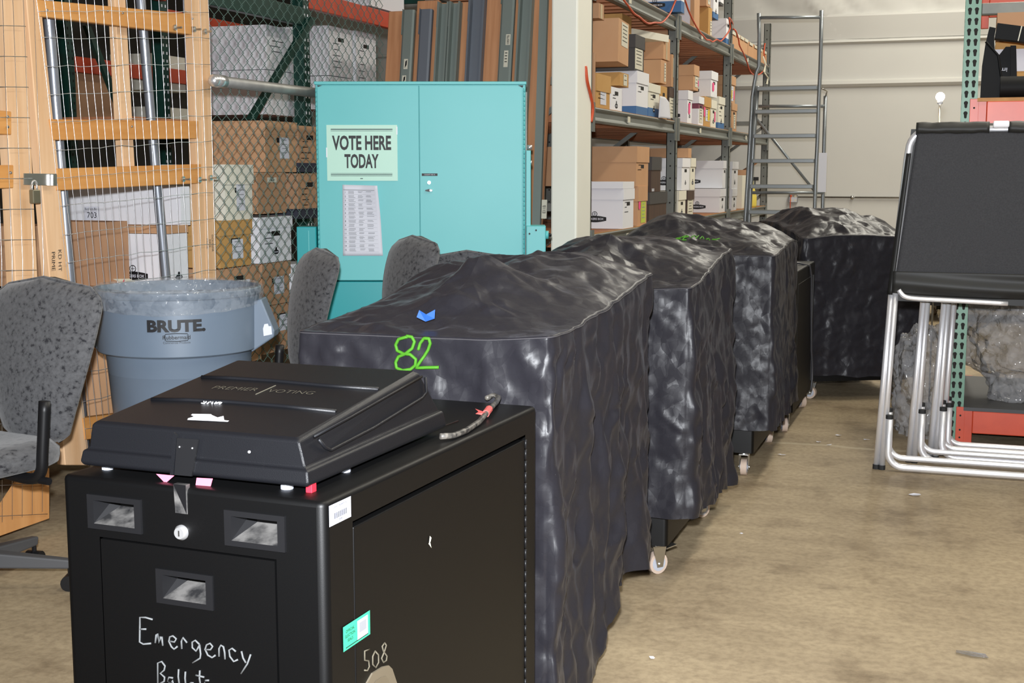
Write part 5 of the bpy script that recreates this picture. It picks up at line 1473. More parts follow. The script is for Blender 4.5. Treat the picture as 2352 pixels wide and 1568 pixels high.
def beamlabel(e, pxy, w_, h_, rows, m='paper2'):
    q = e.matrix_basis.inverted() @ lean(pxy[0], pxy[1], .06)
    b = MB(); frect(b, V((q.x, -.048, q.z)), V((1, 0, 0)), V((0, 0, 1)), 0, 0, w_, h_); b.mi = 1
    if rows == 0:
        b.add([V((q.x-w_*.2, -.049, q.z-h_*.4)), V((q.x+w_*.25, -.049, q.z-h_*.1)), V((q.x+w_*.3, -.049, q.z+h_*.4)), V((q.x-w_*.1, -.049, q.z+h_*.25))], [(0, 1, 2, 3)])
    elif isinstance(rows, str): add_text(b, rows, V((q.x, -.049, q.z)), V((0, 0, 1)), V((-1, 0, 0)), w_*.5, .02)
    else:
        for k in range(rows): frect(b, V((q.x, -.049, q.z)), V((1, 0, 0)), V((0, 0, 1)), 0, h_*(.35-.7*k/rows), w_*.55, h_*.05)
    b.build('label', [M[m], M['ink']], e)
beamlabel(bms[0], (932, 147), .028, .066, 0); beamlabel(bms[0], (928, 182), .028, .05, 0)
beamlabel(bms[5], (1167, 91), .030, .068, '10SITE'); beamlabel(bms[5], (1162, 135), .028, .105, 4)
gb = thing('steel_beam', 'narrow grey beam with a code label leaning between planks and column', 'beam', (lean(1249, 480).x, 7.54, 0), 0, gbm, rx=-math.atan(.10))
b = MB(); b.bb((-.025, -.03, 0), (.025, 0, 2.5)); b.build('beam_section', M['ibeam'], gb)
b = MB(); q = gb.matrix_basis.inverted() @ onp(1249, 480, V((0, 7.50, 0)), V((0, 1, -.1))); frect(b, V((q.x, -.0315, q.z)), V((1, 0, 0)), V((0, 0, 1)), 0, 0, .034, .115); b.mi = 1; add_text(b, 'EI1B', V((q.x, -.0325, q.z)), V((0, 0, 1)), V((-1, 0, 0)), .02, .0); b.build('label', [M['paper2'], M['ink']], gb)


# ================================================================== TURQUOISE VOTING MACHINE
TZ = 6.8
tn = V((-FW.x, -FW.y, 0)).normalized()      # faces the aisle
T0 = dep(727, 400, TZ); T0 = V((T0.x, T0.y, 0))
TM = Matrix.Translation(T0) @ Matrix.Rotation(math.atan2(RT.y, RT.x), 4, 'Z')
TI = TM.inverted()
def tf(x, y, off=0): q = TI @ onp(x, y, T0, tn); return V((q.x, off, q.z))
vm = tag(empty('lever_voting_machine', (0, 0, 0)), 'turquoise steel cabinet voting machine with closed double doors behind the chairs', 'voting machine')
vm.matrix_world = TM
zt_ = tf(900, 188).z; zb_ = tf(900, 645).z; wt = tf(1207, 400).x
b = MB(); b.bb((0, .012, zb_), (wt, .36, zt_)); b.build('cabinet', M['teal'], vm, bevel=.004)
b = MB(); b.bb((-.004, -.008, zt_-.014), (wt+.004, .365, zt_+.002)); b.build('top_lip', M['teal'], vm, bevel=.003)
xs = tf(964, 400).x
b = MB(); b.bb((.012, -.004, zb_+.004), (xs-.001, .012, zt_-.018)); b.build('door', M['teal'], vm, bevel=.002)
b = MB(); b.bb((xs+.0015, -.006, zb_+.004), (wt-.016, .012, zt_-.018)); rd = b.build('door', M['teal'], vm, bevel=.002)
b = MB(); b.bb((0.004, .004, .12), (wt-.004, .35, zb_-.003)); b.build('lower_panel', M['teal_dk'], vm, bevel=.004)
for x_ in (.006, wt-.008):
    b = MB(); z = zb_+.02
    while z < zt_-.04: b.cyl((x_, -.004, z), (x_, -.004, z+.022), .0042, 8); z += .0245
    b.build('piano_hinge', M['teal'], vm, smooth=True)
b = MB(); b.add([V((.012, -.009, zt_-.018)), V((.04, -.009, zt_-.018)), V((.018, -.009, zt_-.026))], [(0, 1, 2)]); b.add([V((wt-.012, -.009, zt_-.018)), V((wt-.04, -.009, zt_-.018)), V((wt-.016, -.009, zt_-.03))], [(0, 1, 2)])
b.build('corner_gaps', M['seam'], vm)
# name strip, lock, latch
p = tf(987, 401)
b = MB(); frect(b, V((p.x, -.0075, p.z)), V((1, 0, 0)), V((0, 0, 1)), 0, 0, .082, .013); b.mi = 1; add_text(b, 'COUNTY NO. 8', V((p.x, -.0085, p.z)), V((1, 0, 0)), V((0, 0, 1)), .0055, .01); b.build('name_strip', [M['ink'], M['paper']], rd)
p = tf(986, 419); b = MB(); b.tube([(p.x, -.004, p.z), (p.x, -.012, p.z)], [.010, .009], 16); b.build('lock', M['chrome'], rd, auto=True)
b = MB(); b.bb((p.x-.001, -.0128, p.z-.004), (p.x+.001, -.0118, p.z+.004)); b.build('keyhole', M['slot'], rd)
p = tf(985, 437); b = MB(); b.hexa([V((p.x-.018, -.018, p.z-.003)), V((p.x+.004, -.018, p.z-.008)), V((p.x+.004, -.008, p.z-.008)), V((p.x-.018, -.008, p.z-.003)), V((p.x-.018, -.018, p.z+.002)), V((p.x+.004, -.018, p.z+.008)), V((p.x+.004, -.008, p.z+.008)), V((p.x-.018, -.008, p.z+.002))]); b.bb((p.x-.004, -.016, p.z-.005), (p.x+.004, -.004, p.z+.005)); b.build('latch', M['blk_plastic'], rd)
b = MB(); b.bb((p.x+.004, -.02, p.z-.006), (p.x+.020, -.006, p.z+.006)); b.build('latch_tip', M['chrome'], rd, bevel=.002)
# side bracket arms
p0, p1 = tf(683, 520), tf(724, 530)
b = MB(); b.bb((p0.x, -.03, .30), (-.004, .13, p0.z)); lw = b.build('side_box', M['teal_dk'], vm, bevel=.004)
b = MB(); b.bb((p1.x-.032, -.032, .32), (p1.x-.028, -.030, p0.z-.02)); b.cyl((-.012, -.032, tf(0, 590).z), (-.012, -.028, tf(0, 590).z), .006, 10); b.build('fold_edge', M['teal'], lw)
p0, p1 = tf(1212, 518), tf(1253, 590)
b = MB(); b.bb((wt+.004, -.03, .30), (p1.x, .13, p0.z)); rw = b.build('side_box', M['teal'], vm, bevel=.004)
b = MB()
for (x, y) in ((1216, 536), (1216, 588), (1231, 528)): q = tf(x, y); b.cyl((q.x, -.034, q.z), (q.x, -.029, q.z), .005, 8)
b.build('rivets', M['seam'], rw)
q = tf(1254, 540); b = MB(); b.cyl((q.x-.004, .03, q.z), (q.x+.014, .03, q.z), .022, 14); b.build('crank_boss', M['teal'], rw, smooth=True)
b = MB(); b.cyl((q.x+.012, .03, q.z), (q.x+.030, .03, q.z), .009, 10); b.build('crank_end', M['blk_plastic'], rw, smooth=True)
p0, p1 = tf(1209, 345), tf(1219, 520)
b = MB(); b.bb((wt+.003, .0, p1.z-.03), (wt+.028, .03, p0.z)); b.build('side_strip', M['teal'], vm, bevel=.003)
b = MB(); q = tf(1214, 338); b.cyl((q.x-.006, .015, q.z), (q.x+.018, .015, q.z), .012, 12); q = tf(1219, 373); b.cyl((q.x-.004, .015, q.z), (q.x+.006, .015, q.z), .010, 10); b.build('knob', M['chrome'], vm, smooth=True)
b = MB(); b.bb((wt+.0005, .03, zb_+.1), (wt+.008, .1, zt_-.05)); b.build('perforated_flange', M['rackgrey'], vm)
b = MB()
for cx in (.08, wt-.08):
    for cy in (.05, .3): b.lathe([(.0, 0), (.025, 0), (.03, .03), (.02, .06), (.015, .13)], 12, (cx, cy, 0))
b.build('feet', M['blk_metal' if 'blk_metal' in M else 'black_metal'], vm)
def on_tm(o): o.matrix_world = TM; return o
# sign
sg = tag(empty('paper_sign', (0, 0, 0)), 'pale green sign reading VOTE HERE TODAY on the turquoise left door', 'sign'); sg.matrix_world = TM
a_, c_ = tf(750, 287), tf(914, 415)
b = MB(); b.bb((a_.x, -.0085, c_.z), (c_.x, -.0055, a_.z)); b.build('card', M['sign'], sg)
ex, ez = V((1, 0, 0)), V((0, 0, 1))
b = MB(); q = tf(831, 328, -.0095); fit_text(b, 'VOTE HERE', q, ex, ez, .306, .076, .045); q = tf(831, 370, -.0095); fit_text(b, 'TODAY', q, ex, ez, .178, .074, .045); b.build('lettering', M['ink'], sg)
b = MB()
for y, h_ in ((297, .005), (300.5, .002), (398, .002), (401, .004), (404, .002)): q = tf(831, y, -.0092); frect(b, q, ex, ez, 0, 0, .32, h_)
q = tf(831, 410, -.0092); frect(b, q, ex, ez, 0, 0, .014, .004)
b.build('rules', M['greyline'], sg)
b = MB(); frect(b, tf(912, 300, -.0095), ex, ez, 0, 0, .006, .04); frect(b, tf(751, 350, -.0095), ex, ez, 0, 0, .006, .05); b.build('clear_tape', M['tape_clear'] if 'tape_clear' in M else M['whitepaint'], sg)
# posted list
ls = tag(empty('posted_list', (0, 0, 0)), 'white printed list numbered 1 to 15 taped below the green sign', 'paper'); ls.matrix_world = TM
pa, pb, pc_, pd = tf(787, 424), tf(868, 426), tf(878, 587), tf(788, 587)
def pp_(u, v): # v from top
    x = lerp(lerp(pa.x, pb.x, u), lerp(pd.x, pc_.x, u), v)+(.012*u*math.sin(v*PI*.5) if v < .4 else .012*u*math.sin(.2*PI)*1.0)*.6
    z = lerp(lerp(pa.z, pb.z, u), lerp(pd.z, pc_.z, u), v)
    lift = -.006-.022*max(0, u-.55)*max(0, .5-v)*6
    return V((x, lift, z))
b = MB(); b.grid(13, 21, lambda i, j: pp_(i/12, j/20)); b.build('sheet', M['paper'], ls, smooth=True, solid=.0006)
b = MB()
for k in range(16):
    v = .075+.058*k; p, q = pp_(.02, v), pp_(.9, v); o_ = V((0, -.0012, 0))
    th = .0035 if k == 0 else .0008
    b.add([p+o_, q+o_, q+o_+V((0, 0, th)), p+o_+V((0, 0, th))], [(0, 1, 2, 3)])
    if k < 15:
        for (u0, u1, n) in ((.15, .36, 3), (.42, .58, 2+k % 2), (.64, .84, 1+k % 3)):
            for j in range(n):
                p, q = pp_(u0+.02*random.random(), v+.012+.014*j), pp_(u1-.06*random.random(), v+.012+.014*j)
                b.add([p+o_, q+o_, q+o_+V((0, 0, -.0026)), p+o_+V((0, 0, -.0026))], [(0, 1, 2, 3)])
b.build('printed_rows', M['greyink'], ls)
b = MB()
for k in range(15): add_text(b, str(k+1), pp_(.075, .075+.058*k+.030)+V((0, -.0014, 0)), ex, ez, .0085, .01)
b.build('row_numbers', M['ink'], ls)

# ================================================================== OFFICE CHAIRS
def chair(label, loc, rz, group='charcoal fleck office chairs', h=0., arms=True, bare=True, tilt=.16, bk=(.60, 1.09), wide=1.0, leg0=.3):
    t = thing('office_chair', label, 'chair', loc, rz, group)
    # backrest: shield outline, front face towards -y
    zb, ztp = bk
    def hw(v): # half width along height
        return .125+.10*math.sin(min(1, v*1.25)*PI/2)**1.1 if v < .8 else .225*math.sqrt(max(0, 1-((v-.8)/.2)**2.6))
    n, m = 20, 18
    b = MB()
    def bp(i, j, th, sgn):
        v = j/m; u = -1+2*i/n
        w_ = max(.004, wide*hw(v)*(1 if v > .03 else .75))
        x = u*w_
        edge = 1-abs(u)**3; edge2 = math.sin(min(1, (v+.02)*6)*PI/2)*math.sin(min(1, (1.02-v)*6)*PI/2)
        yy = .23+tilt*(v*(ztp-zb))*1.1+.035*u*u+.03*math.sin(v*PI)*-1 + sgn*th*(.35+.65*edge*edge2)
        return V((x, yy, zb+v*(ztp-zb)))
    fr_ = [[bp(i, j, .035, -1) for i in range(n+1)] for j in range(m+1)]
    bk = [[bp(i, j, .035, 1) for i in range(n+1)] for j in range(m+1)]
    vs = [p for r_ in fr_ for p in r_]+[p for r_ in bk for p in r_]
    O = (n+1)*(m+1); fs = []
    for j in range(m):
        for i in range(n):
            a = j*(n+1)+i
            fs.append((a, a+1, a+n+2, a+n+1)); fs.append((O+a, O+a+n+1, O+a+n+2, O+a+1))
    for j in range(m):
        a = j*(n+1); fs.append((a, a+n+1, O+a+n+1, O+a)); a += n; fs.append((a, O+a, O+a+n+1, a+n+1))
    for i in range(n): fs.append((i, O+i, O+i+1, i+1)); a = m*(n+1)+i; fs.append((a, a+1, O+a+1, O+a))
    b.add(vs, fs); bo = b.build('backrest', M['fabric'], t, smooth=True)
    b = MB(); rim = [(fr_[j][n]+bk[j][n])/2 for j in range(m)]+[(fr_[m][n//2]+bk[m][n//2])/2]+[(fr_[j][0]+bk[j][0])/2 for j in range(m-1, -1, -1)]
    b.tube(rim, .007, 6); b.build('piping', M['fabric'], bo, smooth=True)
    # seat
    b = MB()
    def sp(i, j):
        u, v = -1+2*i/20, j/14
        a = 2*PI*i/28
        r = min(1, j/9)
        w_, d_ = .245, .235
        cs, sn = math.cos(a), math.sin(a)
        k = (abs(cs)**3.4+abs(sn)**3.4)**(-1/3.4)
        zz = {0: .505, 1: .508, 2: .51, 3: .512, 4: .512, 5: .512, 6: .511, 7: .508, 8: .500, 9: .478, 10: .455, 11: .440, 12: .432, 13: .430, 14: .430}[j]
        rr = r*(1 if j < 9 else (1.0, 1.0, .985, .96, .9, .3)[j-9])
        return V((cs*k*w_*rr, sn*k*d_*rr, zz+h+.012*(cs*k*rr)**2*(1 if j < 9 else 0)))
    b.grid(28, 15, sp, wrap=True); b.build('seat', M['fabric'], t, smooth=True)
    b = MB(); b.bb((-.19, -.18, .425+h), (.19, .18, .435+h)); b.bb((-.09, -.10, .385+h), (.09, .13, .43+h)); b.tube([(0, .08, .41+h), (0, .24, .42+h), (0, .275, .50+h), (0, .28, .72+h)], .022, 10); b.build('seat_mechanism', M['blk_plastic'], t)
    b = MB(); b.tube([(.02, .02, .40+h), (.26, .02, .405+h), (.30, .02, .41+h)], .008, 8); b.cyl((.29, .02, .41+h), (.33, .02, .41+h), .013, 8); b.build('lever', M['blk_plastic'], t)
    if arms:
        for s_ in (-1, 1):
            b = MB(); b.tube(spl([V((s_*.12, .02, .415+h)), V((s_*.25, .02, .41+h)), V((s_*.295, .02, .44+h)), V((s_*.305, .02, .50+h)), V((s_*.315, .03, .67+h))], 4), .019, 12)
            b.build('arm_tube', M['blk_plastic'], t, smooth=True)
    b = MB(); b.cyl((0, 0, .10), (0, 0, .30), .027, 14); b.cyl((0, 0, .28), (0, 0, .40+h), .016, 12); b.build('gas_lift', M['blk_plastic'], t, smooth=True)
    for k in range(5):
        a = 2*PI*k/5+leg0
        d = V((math.cos(a), math.sin(a), 0)); s_ = V((-d.y, d.x, 0))
        b = MB(); b.hexa([d*.02-s_*.03+V((0, 0, .085)), d*.30-s_*.018+V((0, 0, .075)), d*.30+s_*.018+V((0, 0, .075)), d*.02+s_*.03+V((0, 0, .085)), d*.02-s_*.028+V((0, 0, .14)), d*.31-s_*.016+V((0, 0, .105)), d*.31+s_*.016+V((0, 0, .105)), d*.02+s_*.028+V((0, 0, .14))])
        lg = b.build('base_leg', M['gasket'], t, bevel=.006)
        b = MB(); c_ = d*.30
        for q in (-.016, .016): b.cyl(c_+s_*(q-.011)+V((0, 0, .027)), c_+s_*(q+.011)+V((0, 0, .027)), .027, 16)
        b.cyl(c_+V((0, 0, .03)), c_+V((0, 0, .08)), .008, 8); b.build('caster', M['blk_plastic'], lg, auto=True)
    return t
p = onz(-48, 1290, .1)
chair('charcoal office chair at the left edge of the picture beside the grey bin', (p.x, p.y, 0), PS-.50, h=.0, bk=(.475, 1.035), wide=1.17, leg0=.55)
p = dep(570, 700, 5.8); chair('charcoal office chair turned sideways, left of the three before the turquoise machine', (p.x, p.y, 0), PS-1.05, bk=(.50, 1.055))
p = dep(900, 600, 5.95); chair('charcoal office chair in the middle of the three before the turquoise machine', (p.x-.16, p.y-.1, 0), PS-1.0, bk=(.60, 1.105))
p = dep(1062, 620, 6.33); chair('charcoal office chair with only its top showing, right of the three before the turquoise machine', (p.x, p.y, 0), PS+.1+PI, bk=(.52, 1.04), wide=1.1)

# ================================================================== GREY BIN ON A DOLLY
zr = .945
TC = onz(408, 657, zr); rimr = .327
bn = thing('trash_bin', 'large round grey plastic bin lettered BRUTE with a clear liner beside the wire gate', 'bin', (TC.x, TC.y, 0), PS)
ph_ = math.atan2(-TC.x, -TC.y)
b = MB()
b.lathe([(0, .13), (.235, .13), (.245, .14), (.286, .685), (.290, .69), (.313, .695), (.318, .70), (.322, zr-.06), (.322, zr-.03), (rimr, zr-.028), (rimr+.004, zr-.015), (rimr+.004, zr-.004), (rimr, zr), (rimr-.010, zr), (.308, zr-.02), (.24, .15), (0, .15)], 72)
b.build('barrel', M['trash'], bn, auto=True)
for s_ in (-1, 1):
    b = MB(); tw = .055
    pr_ = [(.30, zr-.06), (.345, zr-.045), (.395, zr-.175), (.392, zr-.200), (.30, zr-.262)]
    b.prism([(s_*x, 0, z) for x, z in pr_], (0, -tw, 0), (0, tw, 0)); hd = b.build('handle_bracket', M['trash'], bn, bevel=.006)
    if s_ == 1:
        b = MB(); b.add([V((.352, -tw-.002, zr-.195)), V((.386, -tw-.002, zr-.188)), V((.383, -tw-.002, zr-.155)), V((.373, -tw-.002, zr-.155)), V((.370, -tw-.002, zr-.145)), V((.356, -tw-.002, zr-.147)), V((.350, -tw-.002, zr-.165))], [tuple(range(7))]); b.build('torn_label', M['paper'], hd)
def cyltext(bm, txt, size, bold, sx, ang, z, r_):
    vs, fs = text_geo(txt, size, bold, sx)
    bm.add([V((r_*math.sin(ang+x/r_), -r_*math.cos(ang+x/r_), z+y)) for x, y in vs], fs)
b = MB(); rz_ = .3225
a0 = .22
cyltext(b, 'BRUTE.', .042, .07, 1.16, a0, zr-.125, rz_); b.build('brand_lettering', M['ink'], bn)
b = MB(); cyltext(b, 'Rubbermaid', .015, .02, 1.0, a0, zr-.168, rz_); cyltext(b, 'Commercial Products', .0085, .0, .95, a0, zr-.188, rz_)
fpt = [(x, z) for x, z in ((-.043, -.009), (-.040, -.013), (0, -.015), (.040, -.013), (.043, -.009), (.043, .009), (.040, .013), (0, .015), (-.040, .013), (-.043, .009))]
b.tube([V((rz_*math.sin(a0+x/rz_), -rz_*math.cos(a0+x/rz_), zr-.168+z)) for x, z in fpt], .0013, 5, closed=True)
b.build('maker_lettering', M['ink'], bn)
# liner
lb = thing('bin_liner', 'clear plastic liner folded over the rim of the grey bin', 'bag', (TC.x, TC.y, 0), PS)
b = MB(); nu = 120
def lin(i, j):
    a = 2*PI*i/nu
    prof = [(.25, zr-.20), (.285, zr-.10), (.303, zr-.02), (.312, zr+.008), (.322, zr+.008), (.336, zr+.002), (.338, zr-.018), (.337, zr-.032), (.333, zr-.048), (.330, zr-.058), (.329, zr-.070)]
    r_, z = prof[j]
    wv = noise.noise(V((math.cos(a)*3, math.sin(a)*3, j*.25)))
    k = .010 if j in (0, 1, 6, 7, 8, 9, 10) else .004
    wig = k*ridge(V((a*9, j*.12, 2)), 1.0)+.006*wv
    drop = -.012*max(0, math.sin(-a-.2))*(1 if j > 5 else 0)*(j-5)/5+.012*wv*(j > 7)
    return V(((r_+wig*.6)*math.cos(a), (r_+wig*.6)*math.sin(a), z+drop+(.006*wv if 2 < j < 6 else 0)))
b.grid(nu, 11, lin, wrap=True); b.build('film', M['liner'], lb, smooth=True)
tb = MB()
def tr(i, j):
    u, v = 2*PI*i/48, j/12
    r_ = .27*v
    return V((r_*math.cos(u), r_*math.sin(u), zr-.05-.10*v*v+.05*noise.noise(V((r_*math.cos(u)*8, r_*math.sin(u)*8, 4)))))
tb.grid(48, 13, tr, wrap=True)
tw_ = tag(tb.build('rubbish_heap', M['trashbits'], None, smooth=True, loc=(TC.x, TC.y, 0)), 'crumpled grey rubbish filling the grey bin', 'rubbish', kind='stuff')
q = onz(250, 648, zr-.01); tg = thing('paper_scrap', 'white scrap of packaging with a red corner inside the grey bin', 'scrap', (q.x+.09, q.y+.02, zr-.025))
b = MB(); b.add([V((-.06, -.03, .03)), V((.05, -.04, -.005)), V((.06, .02, 0)), V((-.02, .03, .028))], [(0, 1, 2, 3)]); b.build('paper', M['paper2'], tg, solid=.001)
b = MB(); b.add([V((-.01, -.037, .018)), V((.008, -.038, .013)), V((0, -.036, .033))], [(0, 1, 2)]); b.build('red_corner', M['red'], tg, solid=.001)
dl = thing('bin_dolly', 'round black dolly with casters under the grey bin', 'dolly', (TC.x, TC.y, 0))
b = MB(); b.lathe([(0, .09), (.22, .09), (.25, .10), (.26, .118), (.24, .125), (0, .125)], 36); b.build('platform', M['blk_plastic'], dl, auto=True)
for k in range(5):
    a = 2*PI*k/5+.4; b = MB(); c_ = V((.2*math.cos(a), .2*math.sin(a), .036)); s_ = V((-math.sin(a), math.cos(a), 0)); b.cyl(c_-s_*.014, c_+s_*.014, .036, 18); b.cyl(c_+V((0, 0, .02)), c_+V((0, 0, .06)), .012, 8); b.build('caster', M['rubber'], dl, auto=True)


# ================================================================== FOLDED VOTING BOOTHS
def booth(label, ox, oy, first=False, dz=0):
    t = thing('voting_booth', label, 'voting booth', (ox, oy, 0), 0, 'folded voting booths')
    X0 = 0; W = .98
    # left double legs (slightly splayed), right pair
    def leg(xb, xt, y_, z0, z1, r_=.0145, cap=True, nm='leg'):
        b = MB(); b.cyl((xb, y_, z0), (xt, y_, z1), r_, 14); l = b.build(nm, M['alu'], t, smooth=True)
        b = MB(); b.cyl((xb, y_, z0-.004), (xb, y_, z0+.018), r_+.0015, 12); b.build('foot_cap', M['rubber'], l)
    leg(.0, .045, .0, .004, .92); leg(.027, .062, -.008, .004, .92)
    leg(W-.0, W-.045, .0, .004, .92); leg(W-.027, W-.062, -.008, .004, .92)
    # folded U leg: stub up, bend, long run, bend up
    def U(x0, x1, y_, zs, zr_, r_=.0165):
        R_ = .07; pts = [V((x0, y_, zs)), V((x0, y_, zr_+R_))]
        pts += [V((x0+R_-R_*math.cos(a), y_, zr_+R_-R_*math.sin(a))) for a in [PI/2*k/8 for k in range(1, 9)]]
        pts += [V((x1-R_+R_*math.sin(a), y_, zr_+R_-R_*math.cos(a))) for a in [PI/2*k/8 for k in range(0, 9)]]
        pts += [V((x1, y_, zs))]
        b = MB(); b.tube(pts, r_, 14); u = b.build('folding_leg', M['alu'], t, smooth=True)
        for x_ in (x0, x1): b = MB(); b.cyl((x_, y_, zs-.004), (x_, y_, zs+.014), r_+.001, 12); b.build('end_plug', M['rubber'], u)
    U(.055, W-.05, -.035, .255, .022); U(.05, W-.04, .045, .275, .05, .0145)
    # side poles up to the top corner bends
    for s_, xb, xt in ((1, .045, .095), (-1, W-.045, W-.09)):
        b = MB(); z1 = 1.56
        pts = [V((xb, 0, .86)), V((lerp(xb, xt, .9), 0, z1-.10))]+[V((xt+s_*(.09-.09*math.cos(a)), 0, z1-.06+.09*math.sin(a))) for a in [PI/2*k/7 for k in range(8)]]
        pts += [V((xt+s_*.25, 0, z1+.03))]
        b.tube(pts, .018, 14); b.build('side_pole', M['alu'], t, smooth=True)
    b = MB(); b.cyl((.30, 0, 1.59), (W-.30, 0, 1.59), .017, 12); b.build('top_bar', M['alu'], t, smooth=True)
    # fabric: rear sheet, front panel, rolled top hem and lower pocket
    zt_ = 1.615; zl = .855
    def fs_(u, v, yo, sag=0):   # u 0..1 across, v 0 bottom..1 top
        x = lerp(lerp(.058, .128, v), lerp(W-.05, W-.08, v), u)
        z = lerp(zl+.075, zt_-.035, v)
        y = yo-.006*math.sin(v*PI)+.006*noise.noise(V((x*3+ox, z*2, 1)))+.006*ridge(V((x+ox*3, z, 2)), 4, (1, .5, 1))*(v > .72)*(v-.72)*3
        return V((x, y, z))
    b = MB(); b.grid(50, 40, lambda i, j: fs_(i/49, j/39, -.030)); b.build('front_panel', M['booth'], t, smooth=True, solid=.003)
    b = MB()
    for (u0, u1) in ((.0, .405), (.505, .99)):
        b.grid(24, 9, lambda i, j: V((lerp(lerp(.123, W-.08, u0), lerp(.123, W-.08, u1), i/23), -.004-.030*math.sin(PI*j/8)-.006, zt_+.008-.062*j/8+.004*noise.noise(V((i*.3, j*.3, ox))))))
    b.build('top_hem', M['booth_smooth'], t, smooth=True, solid=.003)
    b = MB()
    def pk(i, j):
        u, v = i/49, j/15
        x = lerp(.045, W-.045, u); sag = .02*math.sin(u*PI)
        z = lerp(zl-.01-.06*u*(1-u), zl+.09, v)
        fold = .010*math.sin(v*9+u*2.2+.6*math.sin(u*3))*(.3+.7*u)
        return V((x, -.036+fold-.012*math.sin(v*PI), z))
    b.grid(50, 16, pk); b.build('lower_pocket', M['booth_smooth'], t, smooth=True, solid=.003)
    b = MB(); b.add([V((.04, .0, zl-.05)), V((W-.04, .0, zl-.06)), V((W-.09, .01, zt_-.02)), V((.10, .01, zt_-.02))], [(0, 1, 2, 3)])
    b.build('rear_panel', M['booth_smooth'], t, solid=.004)
    b = MB()
    def sl(i, j):
        v = j/30; z = lerp(zl-.02, zt_-.13, v); xl = lerp(.045, .105, v)
        a = -PI*.6+2*PI*.8*i/8
        return V((xl+.003-.026*math.cos(a*.8)*1.0, -.004+.024*math.sin(a), z))
    b.grid(9, 31, sl); b.build('side_sleeve', M['booth_smooth'], t, smooth=True, solid=.002)
    # fold-down shelf tube peeping out below the pocket
    b = MB(); b.tube(spl([V((.075, -.055, zl+.005)), V((.10, -.058, zl-.022)), V((.15, -.058, zl-.032)), V((.30, -.052, zl-.036)), V((.55, -.03, zl-.045))], 5), .011, 10); b.build('shelf_tube', M['alu'], t, smooth=True)
    b = MB(); b.bb((.452, -.040, zt_-.016), (.520, -.012, zt_+.006)); b.cyl((.452, -.03, zt_-.005), (.520, -.03, zt_-.005), .0165, 12); b.build('clip', M['whitepaint'], t, bevel=.006)
    return t
bp0 = onz(2012, 1076, 0)
booth('folded black fabric voting booth on aluminium legs, nearest of the row at right', bp0.x, bp0.y)
booth('second folded voting booth, close behind the nearest one', bp0.x+.14, bp0.y+.20)
booth('third folded voting booth from the front', bp0.x+.235, bp0.y+.30)
booth('rearmost folded voting booth against the green rack', bp0.x+.26, bp0.y+.42)
# small lit lamp on a stem behind the booths
lpz = dep(2163, 222, 7.62)
la = thing('booth_lamp', 'small lit bulb on a thin stem behind the folded booths', 'lamp', (lpz.x, lpz.y, 0))
b = MB(); b.cyl((0, 0, 0.02), (-.008, 0, lpz.z-.03), .0055, 8); b.build('stem', M['zinc'], la, smooth=True)
b = MB(); b.lathe([(0, 0), (.09, 0), (.09, .012), (.02, .025), (0, .025)], 20); b.build('base', M['blk_plastic'], la, auto=True)
b = MB(); b.sphere((-.008, 0, lpz.z), .026, 16, 10); b.build('bulb', M['lamp'], la, smooth=True)
b = MB(); b.lathe([(.006, -.034), (.015, -.034), (.018, -.018), (.012, -.014)], 18, (-.008, 0, lpz.z-.008)); b.build('socket', M['whitepaint'], la, smooth=True)
ll = bpy.data.lights.new('booth_lamp_glow', 'POINT'); ll.energy = 1.2; ll.color = (1, .75, .5); ll.shadow_soft_size = .03
lo = bpy.data.objects.new('booth_lamp_glow', ll); COL.objects.link(lo); lo.location = (-.06, -.02, lpz.z+.05); lo.parent = la

# ================================================================== GREEN AND ORANGE RACK AT THE RIGHT
UX0, UX1, UYF = -.055, .022, 7.03
rk = thing('pallet_rack', 'green pallet rack with orange beams at the right edge behind the booths', 'rack', (0, 0, 0))
def keyhole(mb, x, y, z):
    n = 10
    pts = [V((x+.010*math.cos(a), y, z+.010*math.sin(a)+.007)) for a in [math.radians(-40+260*k/n) for k in range(n+1)]]
    pts += [V((x-.0055, y, z-.016)), V((x+.0005, y, z-.019)), V((x+.006, y, z-.016))]
    mb.add(pts, [tuple(range(len(pts)))])
for (nm, xx, yy) in (('front_post', UX0, UYF), ('rear_post', UX0+.0, UYF+1.07)):
    b = MB(); W = UX1-UX0
    b.bb((xx, yy, 0), (xx+W, yy+.003, 3.4)); b.bb((xx, yy, 0), (xx+.003, yy+.07, 3.4)); b.bb((xx+W-.003, yy, 0), (xx+W, yy+.07, 3.4)); b.bb((xx-.03, yy+.0, 0), (xx+W+.03, yy+.1, .006))
    b.mi = 1
    z = .06
    while z < 3.3:
        keyhole(b, xx+W*.30, yy-.0008, z); keyhole(b, xx+W*.72, yy-.0008, z); z += .0508
    b.build(nm, [M['green'], M['slot']], rk)
b = MB()
for za, zb_ in ((.2, .9), (.95, 1.6), (1.65, 2.4), (2.45, 3.1)): b.prism([(-.015, 0, -.02), (.015, 0, -.02), (.015, 0, .02), (-.015, 0, .02)], (UX0+.02, UYF+.05, za), (UX0+.02, UYF+1.1, zb_))
b.build('brace', M['green'], rk)
